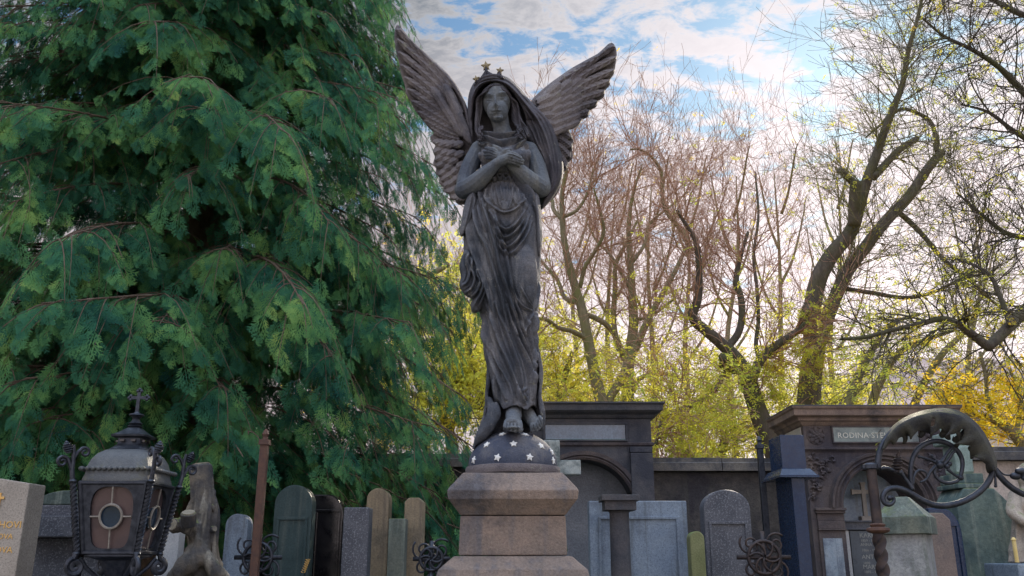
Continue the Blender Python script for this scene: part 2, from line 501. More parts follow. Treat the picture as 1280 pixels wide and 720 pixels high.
# lower hand, tucked beneath
wr = S(638, 203, -.14)
kn = [S(622, 190, -.15), S(620.5, 193, -.15), S(620.5, 196, -.148), S(621.5, 199, -.145)]
tp = [(S(615, 186, -.148), S(607, 185, -.135)), (S(613, 189.5, -.15), S(605, 189.5, -.137)), (S(613, 193, -.15), S(605.5, 193.6, -.138)), (S(614.5, 197, -.147), S(608, 197.5, -.137))]
hand(b, wr, kn, tp, [S(630, 194, -.15), S(624, 186, -.15), S(617, 182.5, -.14)])
# legs and feet
chain(b, [S(640, 460, .0), S(641, 490, -.02), S(642, 508, -.05)], [.055, .045, .036])
chain(b, [S(642, 508, -.05), S(642, 519, -.10), S(641.5, 527, -.16)], [.040, .042, .036])
b.sphere(S(641, 528, -.155), (.046, .05, .026), 14, 8)
for i, (x0, x1, y1, r, ln) in enumerate([(648.5, 650.5, 537.5, .0150, 0), (643.6, 644.2, 538.5, .0115, 0), (639.4, 639, 537.6, .0110, 0), (635.6, 634.6, 535.8, .0105, 0), (632.4, 630.6, 533.6, .0095, 0)]):
    chain(b, [S(x0, 527, -.165), S((x0 + x1) / 2, 531.5, -.195), S(x1, y1, -.205)], [r * 1.05, r * 1.1, r * .92], 8)
chain(b, [S(655, 500, .04), S(657, 511, .02), S(661, 519, -.03), S(667, 528, -.08)], [.040, .036, .036, .030])
b.sphere(S(668, 528, -.075), (.040, .035, .024), 14, 8)
for i, (x0, y0, x1, y1, r) in enumerate([(664, 529, 665.5, 538, .0135), (668, 527.5, 670.5, 537.6, .0105), (671, 525.5, 674, 535.5, .010), (673, 523.5, 676.2, 532.4, .0095), (674.5, 521, 677.2, 528.5, .009)]):
    chain(b, [S(x0, y0, -.085), S((x0 + x1) / 2 + .6, (y0 + y1) / 2 - .6, -.108), S(x1, y1, -.105)], [r * 1.1, r * 1.1, r * .9], 8)
chain(b, [S(633, 190, .0), S(634, 240, .0), S(638, 330, .0), S(641, 430, .0), S(640, 465, .0)], [.07, .07, .07, .06, .055])
chain(b, [S(634, 250, .02), S(650, 350, .02), S(655, 450, .04), S(655, 502, .04)], [.06, .06, .05, .04])
# sandals' thin soles
b.sphere(S(641.5, 536.5, -.165), (.052, .075, .012), 16, 8)
v, f, nr = remesh(b, .0034, 2, .4)
px, py = pix(v)
def gauss(x, y, cx, cy, sx, sy, ang=0):
    c, s_ = math.cos(ang), math.sin(ang)
    u = (x - cx) * c + (y - cy) * s_; w_ = -(x - cx) * s_ + (y - cy) * c
    return np.exp(-(u / sx) ** 2 - (w_ / sy) ** 2)
front = np.clip(-nr[:, 1] * 2.0, 0, 1) * (v[:, 1] < DA - .03)
hd = (py < 156)
fm = lambda *a: gauss(px, py, *a) * front * hd
k = 1.0
disp = (+.019 * fm(619.2, 127.5, 1.7, 6.0, -.08) + .007 * fm(619.6, 132.3, 1.9, 1.6) + .003 * fm(617.2, 132.6, 1.3, 1.1) + .003 * fm(622.0, 132.3, 1.3, 1.1)
        - .016 * fm(610.6, 122.6, 4.4, 2.8) - .016 * fm(628.2, 120.6, 4.4, 2.8)
        + .0125 * fm(610.6, 123.6, 3.0, 1.7) + .0125 * fm(628.0, 121.6, 3.0, 1.7)
        - .005 * fm(610.6, 125.6, 3.6, .8) - .005 * fm(628.2, 123.6, 3.6, .8)
        + .006 * fm(609.6, 118.0, 5.5, 1.6, .15) + .006 * fm(628.6, 116.2, 5.5, 1.6, -.15)
        + .005 * fm(608, 129.5, 5, 5) + .006 * fm(632, 128, 5, 5)
        + .010 * fm(620.7, 138.3, 4.0, 1.15, -.05) + .010 * fm(621.0, 141.6, 3.4, 1.2, -.05)
        - .012 * fm(620.9, 140.0, 3.8, .62, -.05) - .006 * fm(620.3, 136.0, 1.5, 1.2) - .006 * fm(621.5, 144.4, 4.5, 1.3)
        + .006 * fm(622.5, 148, 4.5, 2.8))
v = v + np.array([0, -1.0, 0.1]) * (disp * 1.55)[:, None]
gaps = [([(646.2, 529), (646.8, 538)], .75, -.011), ([(641.6, 529.5), (641.7, 539)], .7, -.010), ([(637.5, 529), (636.9, 538)], .7, -.010), ([(634, 528), (632.8, 536)], .7, -.009),
        ([(666, 530), (667.8, 538)], .7, -.010), ([(669.7, 529), (672.2, 537)], .65, -.009), ([(672, 526), (675.2, 534)], .65, -.009), ([(674, 523), (677, 531)], .6, -.008),
        ([(634, 193), (642, 194.4), (652.5, 199)], .65, -.009), ([(634.5, 196.6), (643, 198.6), (653.5, 203)], .65, -.009), ([(634, 200.4), (642, 202.4), (651.5, 206)], .65, -.009),
        ([(620, 191.5), (613, 188), (606, 187.2)], .6, -.008), ([(619.5, 194.5), (612, 191.4), (605, 191.5)], .6, -.008), ([(619.5, 197.6), (612, 195), (606, 195.4)], .6, -.008)]
v = v + np.array([0, -1.0, 0]) * (ridge_field(px, py, gaps) * front * (v[:, 1] < DA - .05))[:, None]
MB().add(v, f).build('body', stone_skin, angel, smooth=True)

# ---- robe
rows = [(166, 612, 648, .06, .0), (172, 603, 656, .075, -.0), (180, 599, 660, .098, -.005), (192, 600, 661, .118, -.012), (204, 601, 662, .112, -.01), (216, 602, 661, .098, -.005),
        (226, 601, 662, .098, -.0), (238, 594, 667, .115, -.0), (250, 587, 672, .13, -.0), (270, 582, 674.5, .142, -.005), (289, 579, 675.5, .145, -.01),
        (312, 580, 676, .145, -.012), (330, 582, 675.5, .145, -.015), (350, 586, 675, .145, -.02), (375, 594, 674, .138, -.02), (400, 602, 672.5, .13, -.015),
        (420, 602.5, 672, .13, -.01), (442, 605, 672.5, .132, -.0), (467, 610.5, 673.5, .138, -.0), (485, 613.5, 673, .14, -.0), (500, 617, 671.5, .145, -.0), (509, 621, 671, .145, 0)]
rows = np.array(rows, float)
pyy = np.arange(166, 509.5, 2.0)
rb = MB(); sides = 96
V = []
th = np.arange(sides) * 2 * PI / sides
for y in pyy:
    xl, xr, dd, dc = [np.interp(y, rows[:, 0], rows[:, k]) for k in (1, 2, 3, 4)]
    cx = (xl + xr) / 2; hw = (xr - xl) / 2
    ct, st = np.cos(th), np.sin(th)
    e = .86
    ux = np.sign(ct) * np.abs(ct) ** e; uy = np.sign(st) * np.abs(st) ** e
    depth = dc - dd * uy * np.where(uy > 0, 1.0, .8)
    depth = depth + np.where(uy < 0, .010 * np.sin(th * 15 + y * .02), 0)
    yo = 0
    if y > 486:      # wavy hem
        yo = (y - 486) / 23 * (3.5 * np.sin(th * 6 + .9) + 2.0 * np.sin(th * 11 + 2)) * (uy > -.2)
    V.append(S(cx + hw * ux, y + yo, depth))
V = np.array(V); nr_, ns = V.shape[:2]
F = []
for i in range(nr_ - 1):
    for j in range(ns):
        k_ = (j + 1) % ns
        F.append((i * ns + j, i * ns + k_, (i + 1) * ns + k_, (i + 1) * ns + j)[::-1])
F.append(tuple(range(ns))); F.append(tuple((nr_ - 1) * ns + j for j in range(ns))[::-1])
rb.add(V.reshape(-1, 3), F)
# bust, belly, knee
rb.sphere(S(612, 196, -.075), (.058, .05, .05), 16, 10); rb.sphere(S(650, 196, -.075), (.058, .05, .05), 16, 10)
rb.sphere(S(631, 262, -.085), (.125, .075, .13), 20, 14)
rb.sphere(S(652, 345, -.10), (.085, .07, .20), 20, 14)
rb.sphere(S(606, 320, -.08), (.085, .06, .24), 20, 14)
v, f, nr = remesh(rb, .0046, 3)
px, py = pix(v)
front = np.clip(-nr[:, 1] * 1.6 + .1, 0, 1)
def up(pts, u0, v0, s): return [(u0 + a / s, v0 + b_ / s) for a, b_ in pts]
A = lambda pts: up(pts, 540, 220, 3.6)      # readings taken off enlarged crops
B_ = lambda pts: up(pts, 560, 370, 5.14)
C_ = lambda pts: up(pts, 560, 160, 7.2)
W_ = lambda pts: up(pts, 560, 240, 5.14)
folds = [
 # long folds from the girdle to the knee
 (A([(215, 80), (238, 150), (262, 235), (290, 340), (310, 430), (345, 520), (372, 620), (385, 715)]), 2.2, .017),
 (A([(240, 90), (285, 170), (300, 240), (330, 330), (345, 420), (362, 520), (400, 640), (425, 715)]), 1.9, .014),
 (A([(190, 110), (192, 180), (215, 260), (250, 330), (280, 430), (318, 560), (345, 700)]), 2.0, .013),
 (A([(165, 150), (165, 240), (180, 330), (215, 430), (262, 560), (290, 700)]), 2.4, .010),
 # hanging catenaries over the belly and thighs
 (W_([(255, 45), (275, 120), (315, 200), (365, 245), (420, 225), (470, 160), (500, 90)]), 2.2, .013),
 (W_([(270, 130), (310, 230), (350, 290), (400, 285), (460, 220), (505, 130)]), 2.0, .013),
 (W_([(290, 220), (330, 310), (375, 355), (425, 330), (480, 250), (520, 150)]), 2.0, .012),
 (W_([(310, 300), (345, 370), (385, 400), (440, 370), (500, 280), (535, 190)]), 2.0, .010),
 (W_([(190, 90), (215, 180), (240, 250)]), 1.6, .010),
 (W_([(420, 30), (440, 80), (485, 60)]), 1.5, .006),
 # fine strain lines over the raised knee towards the pin at the right
 (A([(350, 480), (380, 550), (410, 590), (455, 610)]), 1.6, .010),
 (A([(330, 520), (365, 600), (395, 660), (420, 715)]), 1.6, .010),
 (A([(400, 500), (430, 560), (458, 606)]), 1.2, .006),
 (A([(480, 480), (475, 540), (462, 604)]), 1.4, .008),
 (A([(462, 612), (440, 640), (420, 700)]), 1.4, .009), (A([(466, 614), (462, 660), (456, 715)]), 1.4, .010), (A([(470, 612), (476, 660), (474, 715)]), 1.4, .008),
 # long folds down to the hem
 (B_([(250, 60), (290, 160), (330, 290), (385, 420), (440, 560), (470, 700)]), 2.0, .015),
 (B_([(300, 40), (345, 150), (390, 260), (440, 400), (470, 500), (480, 610)]), 1.8, .014),
 (B_([(380, 60), (410, 160), (450, 280), (500, 400), (535, 520), (550, 660)]), 2.0, .016),
 (B_([(430, 110), (470, 240), (520, 370), (548, 480)]), 1.5, .011),
 (B_([(225, 130), (245, 260), (280, 400), (330, 540), (370, 660)]), 2.2, .012),
 (B_([(235, 230), (280, 340), (320, 430), (400, 580), (420, 680)]), 1.7, .009),
 (B_([(560, 140), (560, 300), (545, 460), (535, 560)]), 1.8, .012),
 (B_([(500, 120), (520, 220), (540, 330), (552, 420)]), 1.5, .009),
 (B_([(300, 520), (310, 600), (318, 700)]), 2.0, .012), (B_([(455, 600), (462, 640), (492, 690)]), 2.4, .016), (B_([(500, 590), (480, 620), (500, 660)]), 2.0, .010),
 # crimped gown under the girdle
 (C_([(400, 500), (395, 570), (400, 640), (390, 720)]), 1.0, .008), (C_([(430, 500), (440, 580), (460, 660), (480, 730)]), 1.0, .009), (C_([(470, 500), (478, 570), (490, 640)]), .9, .007),
 (C_([(540, 500), (530, 580), (525, 650)]), .9, .008), (C_([(575, 500), (580, 580), (570, 660), (550, 730)]), 1.0, .009), (C_([(610, 520), (630, 600), (640, 690)]), 1.0, .008), (C_([(350, 540), (340, 620), (345, 720)]), 1.1, .009),
 (C_([(300, 570), (290, 650), (300, 730)]), 1.1, .009), (C_([(660, 590), (680, 660), (690, 730)]), 1.0, .008),
 (W_([(255, 60), (300, 100), (350, 130), (400, 125), (450, 95), (480, 55)]), 1.6, .009),
 # neckline and breast
 (C_([(250, 95), (330, 72), (480, 80), (620, 68), (690, 90)]), 1.4, .016),
 (C_([(260, 110), (370, 110), (470, 145), (560, 130), (680, 100)]), 1.4, .016),
 (C_([(270, 130), (340, 170), (440, 175)]), 1.3, .013), (C_([(700, 110), (650, 150), (590, 180)]), 1.3, .013),
 (C_([(240, 120), (255, 200), (262, 290)]), 1.4, .010), (C_([(270, 160), (285, 230), (275, 300)]), 1.2, .008),
 (C_([(715, 110), (745, 200), (762, 300)]), 1.5, .010), (C_([(690, 130), (720, 200), (735, 280)]), 1.2, .008),
 # bodice hanging over the girdle
 (C_([(420, 330), (405, 400), (350, 470), (290, 540), (215, 640)]), 1.8, .022),
 (C_([(560, 330), (590, 420), (660, 510), (720, 600), (765, 690)]), 1.8, .022),
 (C_([(390, 400), (430, 412), (500, 415), (560, 405)]), 1.2, .010),
 (C_([(620, 420), (690, 520), (745, 590)]), 1.3, .009), (C_([(380, 420), (320, 500), (250, 570)]), 1.3, .009),
]
h = ridge_field(px, py, folds) * front * 2.1
# the rucked frill below the breast: a wavering cord
fr = [(609 + i * 1.4, 224.5 - 3.0 * math.sin(PI * i / 24) + 2.3 * math.sin(i * 1.25)) for i in range(25)]
h += ridge_field(px, py, [(fr, 1.3, .034)]) * front
h -= .016 * gauss(px, py, 627, 221, 16, 2.0) * front
h -= .004 * gauss(px, py, 629, 250, 1.8, 1.8) * front           # navel under the cloth
ns_ = vnoise(v, 9.0) * .004 + vnoise(v, 26.0, 3) * .0022
v = v + nr * (h + ns_)[:, None]
MB().add(v, f).build('robe', stone_dark, angel, smooth=True)

# side flaps of the tunic and the gathered cloth hanging at the hip
def edge(d, w): return np.sqrt(np.clip(1 - (1 - np.clip(d / w, 0, 1)) ** 2, 0, 1))
hip = [(583, 312), (592, 322), (602, 345), (611, 352), (611, 362), (604, 380), (598, 390), (590, 390), (588, 380), (590, 374), (581, 369), (574, 357), (576, 346), (574, 333), (578, 318)]
hip = smooth_curve(hip, 4, True)
hr = [([(587, 315), (583, 325), (587, 340), (584, 352), (578, 357)], 1.7, .018), ([(591, 322), (589, 335), (593, 348), (589, 360), (582, 366)], 1.7, .018),
      ([(597, 330), (596, 342), (600, 352), (596, 364), (590, 371)], 1.7, .016), ([(603, 345), (604, 356), (600, 368), (594, 378), (591, 386)], 1.8, .016),
      ([(609, 354), (605, 368), (598, 384)], 1.5, .012)]
def Fh(x, y, d): return -.10 - .05 * edge(d, 9) - 1.7 * ridge_field(x, y, hr)
V, F = relief(hip, Fh, lambda x, y, d: -.06 + 0 * x, DA, .8)
MB().add(V, F).build('gathered_drapery', stone_dark, angel, smooth=True)
for ol, rr in (([(584, 246), (592, 236), (597, 252), (590, 270), (583, 290), (577, 296), (574.5, 290), (577, 276), (579, 262)], [([(589, 244), (586, 262), (580, 288)], 1.8, .012), ([(594, 248), (590, 266), (584, 284)], 1.5, .01)]),
               ([(668, 240), (674, 246), (677, 275), (678, 300), (674, 322), (670, 300), (669, 270), (663, 250)], [([(670, 246), (673, 275), (674, 308)], 1.6, .012)])):
    ol = smooth_curve(ol, 4, True)
    V, F = relief(ol, lambda x, y, d: -.055 - .05 * edge(d, 4) - ridge_field(x, y, rr), lambda x, y, d: -.0 + 0 * x, DA, .8)
    MB().add(V, F).build('tunic_flap', stone_dark, angel, smooth=True)

# mantle falling behind the legs on to the globe
vm = MB(); yrow = np.arange(430, 566, 2.2)
tab = np.array([(430, 606, 672), (460, 608, 678.5), (480, 608, 678.5), (492, 606, 677), (505, 605, 677), (519, 603.5, 680), (530, 600, 681), (540, 596.5, 678), (550, 592.5, 668), (557, 590, 655), (568, 590, 650)], float)
nn = 44
for side in (0, 1):
    V = []
    for y in yrow:
        yl = y; xl = np.interp(y, tab[:, 0], tab[:, 1]); xr = np.interp(y, tab[:, 0], tab[:, 2])
        a = np.linspace(0, PI, nn)
        cx = (xl + xr) / 2; hw = (xr - xl) / 2
        rip = .010 * np.sin(a * 17 + y * .03)
        dep = -.07 + (.19 + .012 * np.sin(a * 13)) * np.sin(a) ** .8 * (1 if side == 0 else .86) + rip
        xx = cx - (hw - (0 if side == 0 else 4.5)) * np.cos(a)
        # the hem rises towards the viewer's right over the curve of the globe
        yy = np.minimum(yl, 562 - np.clip((xx - 590) * .30, 0, 40) + 0 * a)
        V.append(S(xx, yy, dep))
    V = np.array(V); F = []
    R_, C2 = V.shape[:2]
    for i in range(R_ - 1):
        for j in range(C2 - 1):
            q = (i * C2 + j, i * C2 + j + 1, (i + 1) * C2 + j + 1, (i + 1) * C2 + j)
            F.append(q if side == 0 else q[::-1])
    base = vm.n; vm.add(V.reshape(-1, 3), F)
n1 = len(yrow) * nn
F = []
for i in range(len(yrow) - 1):
    for j in (0, nn - 1):
        q = (i * nn + j, (i + 1) * nn + j, n1 + (i + 1) * nn + j, n1 + i * nn + j); F.append(q if j == 0 else q[::-1])
for j in range(nn - 1):
    for i in (0, len(yrow) - 1):
        q = (i * nn + j, i * nn + j + 1, n1 + i * nn + j + 1, n1 + i * nn + j); F.append(q if i else q[::-1])
vm.f += F
# rolled side fold by the left foot
chain(vm, [S(612, 500, -.07), S(615, 515, -.10), S(612, 530, -.11), S(604, 543, -.10), S(596, 553, -.08)], [.020, .026, .034, .030, .014])
chain(vm, [S(620, 505, -.10), S(622, 518, -.12), S(618, 528, -.12)], [.014, .020, .014])
chain(vm, [S(674, 495, -.05), S(677, 510, -.06), S(678.5, 524, -.06), S(676, 536, -.06)], [.014, .015, .015, .012])
v, f, nr = remesh(vm, .0055, 2)
v = v + nr * (vnoise(v, 12.0, 5) * .006 + vnoise(v, 30.0, 3) * .002)[:, None]
MB().add(v, f).build('mantle', stone_dark, angel, smooth=True)

# ---- hair
hm = MB()
def lock(pts, r0, r1, wob=1.2, n=26, ph=0.):
    p = smooth_curve(pts, 8); t = np.linspace(0, 1, len(p))
    q = p.copy(); q[:, 0] += wob * np.sin(t * 15 + ph); 
    r = (r0 + (r1 - r0) * t) * .72; q[:, 2] += .006 * np.cos(t * 17 + ph * 2)
    hm.tube(S(q[:, 0], q[:, 1], q[:, 2]), r * (1 + .18 * np.sin(t * 19 + ph)), 8)
for i in range(9):
    a = i * .8; q = i / 8
    lock([(616 - i * .2, 106 + q * 2, -.128 + .006 * q), (609.5 - i * .7, 109 + i * .9, -.122), (603.5 - i * .8, 119 + i * .6, -.085), (601.5 - i * .8, 134, -.045 - .02 * q), (600 - i * .6, 150, -.04 - .03 * q), (598.5 - i * .2 + 1.5 * math.sin(a), 164, -.065), (599 + i * .7, 175 + 2 * math.sin(a * 2), -.085)], .0085, .0065, .9, ph=a)
    lock([(616 + i * .2, 106 + q * 2, -.128 + .006 * q), (627 + i * .5, 108 + i * .8, -.122), (635 + i * .7, 117 + i * .8, -.085), (639.5 + i * .9, 132, -.045 - .02 * q), (642 + i * 1.2, 148, -.04 - .03 * q), (646 + i * 1.4, 160 + 2 * math.sin(a), -.065), (649 + i * 1.5, 171 + 2.5 * math.sin(a * 2), -.08)], .009, .007, 1.3, ph=a + 1)
for i in range(3):      # curls on the breast
    a = i * 1.3
    lock([(644 + i * 2.0, 156 + i, -.075), (648 + i * 1.6, 163, -.095), (645 + i * 2.2, 169, -.10), (650 + i * 1.8, 173 + i * .5, -.10)], .009, .006, 1.6, ph=a)
    lock([(603 - i * .8, 158, -.07), (600 - i * .5, 165, -.09), (603 - i * .8, 171, -.095), (599 - i * .1, 176, -.09)], .008, .006, 1.3, ph=a)
MB().add(hm.verts(), hm.f).build('hair', stone_hood, angel, smooth=True)

# ---- hood and veil
outer = [(592, 180), (586, 160), (584.5, 140), (585.5, 120), (591, 105), (600, 97), (612, 94), (625, 93.5), (637, 98), (648, 108), (658, 120), (666, 129), (678, 139), (688, 151), (694, 165), (698.5, 181), (703, 197), (704.5, 212),
         (702, 226), (697, 238), (689, 250), (680, 260), (675, 262), (676, 250), (681, 236), (680, 215), (672, 195), (660, 180), (640, 172), (610, 172)]
outer = smooth_curve(outer, 4, True)
opening = smooth_curve([(593, 184), (590.5, 165), (590, 142), (592.5, 124), (600, 109.5), (612, 103), (624, 103.5), (636, 110.5), (646, 122), (654, 137), (658, 152), (658, 170), (652, 184), (620, 186)], 5, True)
vr = [([(590, 160), (588.6, 140), (590.5, 121), (598, 107), (611, 100.5), (625, 101), (638, 108), (650, 121), (662, 136), (672, 150), (680, 166), (686, 186), (689, 206), (689, 226), (685, 242)], 1.7, .020),
      ([(597, 101), (611, 97), (626, 97), (640, 104), (654, 119), (668, 133), (682, 148), (690, 166), (695, 186), (698, 206), (697, 224), (690, 240)], 1.5, .014),
      ([(655, 133), (664, 148), (673, 168), (678, 188)], 1.5, .012), ([(658, 150), (666, 165), (672, 180), (681, 200), (684, 222), (682, 240)], 1.5, .014), ([(668, 150), (677, 168), (684, 190), (691, 212), (690, 232)], 1.3, .012)]
def Fv(x, y, d):
    pts = np.stack([x, y], 1)
    od, _, _ = poly_dist(pts, opening); oin = in_poly(pts, opening)
    # how far forward the rim stands: far at the crown, less down the sides
    top = np.clip((150 - y) / 50, 0, 1)
    fwd = -.02 - .11 * top ** .6
    right = np.clip((x - 650) / 40, 0, 1)
    fwd = fwd * (1 - right) + (-.035) * right
    f_ = .07 + (fwd - .07) * edge(d, 9 + 4 * right)
    f_ = f_ - ridge_field(x, y, vr)
    return np.where(oin, np.maximum(f_, f_ + np.clip(od / 3.0, 0, 1) * (.07 - f_)), f_)
V, F = relief(outer, Fv, lambda x, y, d: .09 + .08 * edge(d, 14) + .006 * np.sin(x * .6), DA, .8)
veil = MB().add(V, F).build('veil', stone_hood, angel, smooth=True)

# ---- crown of stars
cm = MB()
arc = [(594, 107.5), (598, 101.5), (604, 97.0), (611, 94.8), (618, 94.4), (625, 96), (631, 99.5)]
ac = smooth_curve(arc, 5); t = np.linspace(0, 1, len(ac))
cm.tube(S(ac[:, 0], ac[:, 1], -.13 + .05 * (2 * t - 1) ** 2), .0105, 8)
cm.tube(S(ac[:, 0] + .3, ac[:, 1] + 3.0, -.135 + .05 * (2 * t - 1) ** 2), .008, 8)
fan = smooth_curve([(596, 104), (601, 96), (605, 90), (607.5, 86.5), (610.5, 89), (614, 91), (618, 92.6), (623, 91.5), (626, 92), (630, 99), (612, 96)], 4, True)
V, F = relief(fan, lambda x, y, d: -.115 - .012 * edge(d, 3) - .006 * np.cos((x + (y - 100) * .2) * 2.2) * (d > .6), lambda x, y, d: -.085 + 0 * x, DA, .6)
cm.add(V, F)
for (xa_, ya_, xb_, yb_) in ((607.5, 84, 608, 93), (624.8, 89, 624, 96), (595.4, 99, 597.5, 104)): cm.tube([S(xa_, ya_, -.112), S(xb_, yb_, -.112)], .009, 8)
crown = cm.build('crown', stone_hood, angel, smooth=True)
crown_mat = stone('gilt_stone', (.20, .17, .12), (.33, .28, .18), None, 30, .8, bstr=.3)
for (x, y, r, sp) in ((607.5, 82.4, .029, .1), (624.8, 88.2, .022, -.15), (595.4, 98.6, .021, .25)):
    MB().star(S(x, y, -.115), (-.05, -1, -.1), r, .009, sp, .48).build('star', crown_mat, crown)

# ---- wings
def wing(outline, feathers, covert, shape, name, sgn):
    ol = smooth_curve(outline, 4, True)
    fl = []
    for pl, w0, lv in feathers: fl.append((smooth_curve(pl, 5), w0, lv))
    def Ff(x, y, d):
        pts = np.stack([x, y], 1)
        h_ = np.zeros(len(pts))
        for pl, w0, lv in fl:
            dd, _, t_ = poly_dist(pts, pl, False)
            ww = w0 * np.clip(.55 + .9 * t_, .55, 1.0) * np.sqrt(np.clip((1.02 - t_) * 9, 0, 1))
            x_ = dd / ww
            lens = 1.9 * lv + .014 * np.sqrt(np.clip(1 - x_ * x_, 0, 1)) + .006 * np.exp(-(dd / .8) ** 2) + .003 * np.sin((t_ * 60 + dd * 1.2)) * (x_ < .95)
            h_ = np.where(x_ < 1, np.maximum(h_, lens), h_)
        for cx, cy, rx, ry, an, lv in covert:
            c, s_ = math.cos(an), math.sin(an)
            u = ((x - cx) * c + (y - cy) * s_) / rx; w_ = (-(x - cx) * s_ + (y - cy) * c) / ry
            rr2 = u * u + w_ * w_
            lens = 2.0 * lv + .020 * np.sqrt(np.clip(1 - rr2, 0, 1)) + .004 * np.exp(-(w_ * ry / .7) ** 2)
            h_ = np.where(rr2 < 1, np.maximum(h_, lens), h_)
        return shape(x, y) - .012 * edge(d, 3.5) - h_ * np.clip(d / 1.2, 0, 1)
    V, F = relief(ol, Ff, lambda x, y, d: shape(x, y) + .03 + .018 * edge(d, 5) + .006 * np.sin(x * .5 + y * .35) * np.clip(d / 3, 0, 1), DA, .75)
    return MB().add(V, F).build(name, stone_wing, angel, smooth=True)

Lo = [(497, 31), (503, 36), (510, 45), (521, 56), (533, 67), (547, 79.5), (560, 92), (570, 105), (577, 118), (583, 131), (586, 144), (588, 160), (592, 178), (600, 195), (600, 225), (592, 250), (586, 258), (580, 256), (573, 256), (569, 251), (563, 249), (561, 243), (555, 240),
      (554, 234), (549, 229), (549, 222), (544.5, 217), (545, 210), (541.5, 204), (543.5, 196), (541, 189), (544, 182), (540, 178), (538, 171), (542, 166), (536, 160), (531, 154), (525, 146), (519, 138), (514, 128), (508, 118), (506, 107), (502, 95), (499, 80), (495, 63), (493, 46), (494, 36)]
feath = []
tips_l = [(496.5, 37), (498, 50), (500, 66), (503, 82), (507, 97), (511, 112), (517, 127), (524, 140), (532, 151), (539, 160)]
for i, (tx, ty) in enumerate(tips_l):
    q = i / 9
    bx, by = 577 - 4 * q, 140 + 34 * q
    mx, my = (bx + tx) / 2 + 12 * (1 - q) - 2, (by + ty) / 2 - 2 + 4 * q
    feath.append(([(bx, by), (mx, my), (tx, ty)], 4.6, .017 - .0010 * i))
feath.append(([(588, 165), (580, 128), (562, 99), (535, 72), (510, 47), (500, 37)], 4.0, .018))
cov = []
r0 = np.random.default_rng(3)
for row, (cnt, off, rx, ry) in enumerate([(9, 0, 8.5, 5.2), (8, 9, 8, 5.2), (7, 18, 7.5, 5), (6, 27, 7, 5)]):
    for i in range(cnt):
        s_ = i / max(cnt - 1, 1)
        x = 546 + off + s_ * (566 + off * .5 - 546 - off) + r0.normal() * .5; y = 180 + s_ * 66 + r0.normal() * .5
        cov.append((x, y, rx, ry, 2.75 - .35 * s_, .006 + .005 * row))
for i in range(7):
    s_ = i / 6; cov.append((583 - 22 * s_ ** 1.1, 168 - 50 * s_, 14, 5.5, 1.05 + .1 * s_, .028))
for i in range(6):
    s_ = i / 5; cov.append((572 - 25 * s_, 160 - 40 * s_, 13, 5.5, 1.0, .022))
shL = lambda x, y: .09 + .07 * np.clip((590 - x) / 95, 0, 1) + .05 * np.sin(np.clip((590 - x) / 95, 0, 1) * 3.0) 
wing(Lo, feath, cov, shL, 'wing', -1)

Ro = [(660, 140), (665, 125), (672, 117), (680, 110), (690, 102), (700, 95), (713, 86), (727, 78), (737, 72.5), (747, 67), (755, 60), (761, 54.5), (766, 54), (769.5, 59), (771, 68), (769.5, 80), (767.5, 92), (763, 99), (762, 107), (756.5, 113), (755, 121), (748, 127), (745, 134), (738, 138), (735, 146), (728, 150),
      (724, 157), (717, 161), (712, 163), (715, 169), (717, 177), (715.5, 187), (716, 197), (711, 203), (709, 211), (704, 217), (702, 228), (698, 240), (690, 250), (680, 258), (674, 263), (670, 240), (662, 200), (658, 165)]
feath = []
tips_r = [(766, 58), (768.5, 72), (766, 88), (761.5, 101), (755, 114), (746.5, 127), (737, 139), (727, 149), (717, 157)]
for i, (tx, ty) in enumerate(tips_r):
    q = i / 8
    bx, by = 690 + 2 * q, 128 + 34 * q
    mx, my = (bx + tx) / 2 - 4, (by + ty) / 2 - 8 * (1 - q) + 1
    feath.append(([(bx, by), (mx, my), (tx, ty)], 4.9, .017 - .0010 * i))
feath.append(([(672, 125), (700, 101), (735, 80), (762, 59)], 4.0, .018))
for i, (tx, ty) in enumerate([(714, 172), (714.5, 184), (712, 196), (707, 209), (701, 222), (694, 236)]):
    feath.append(([(686, 160 + i * 9), (700, 163 + i * 10), (tx, ty)], 4.6, .014 - .001 * i))
cov = []
for row in range(3):
    for i in range(7):
        s_ = i / 6
        cov.append((720 - row * 14 - 6 * s_ + 4 * row * s_, 104 + s_ * 52 + row * 4, 12, 6.0, -.75 + .35 * s_, .016 + .007 * row))
for i in range(7):
    s_ = i / 6; cov.append((682 + 4 * s_, 124 + 60 * s_, 12, 6.5, -.5 + 1.2 * s_, .034))
shR = lambda x, y: .09 + .06 * np.clip((x - 670) / 100, 0, 1) + .05 * np.sin(np.clip((x - 670) / 100, 0, 1) * 3.0)
wing(Ro, feath, cov, shR, 'wing', 1)

# ---- half globe with stars
gr = 55.0 * np.linalg.norm(S(641, 580) - cam.location[:]) / FPX * .99
gc = S(641, 583, 0.0); 
top = S(641, 536, 0)[2]
g_h = top - gc[2] - .012
g = MB()
prof = [(gr * math.cos(a) , g_h * math.sin(a)) for a in np.linspace(0, PI / 2 - .01, 28)]
g.lathe([(gr * .98, -.03)] + prof, gc, 72)
globe = g.build('globe', globe_mat, angel, smooth='auto')
cz = np.array(cam.location)
def globe_pt(x, y):
    o = cz; dr = P(x, y, 4.0) - o; dr /= np.linalg.norm(dr)
    sc = np.array([1 / gr, 1 / gr, 1 / g_h]); oo = (o - gc) * sc; d2 = dr * sc
    a_ = d2 @ d2; b_2 = 2 * oo @ d2; c_ = oo @ oo - 1; q = b_2 * b_2 - 4 * a_ * c_
    if q < 0: return None
    t_ = (-b_2 - math.sqrt(q)) / (2 * a_); p_ = o + dr * t_
    n_ = (p_ - gc) * sc * sc; return p_, n_ / np.linalg.norm(n_)
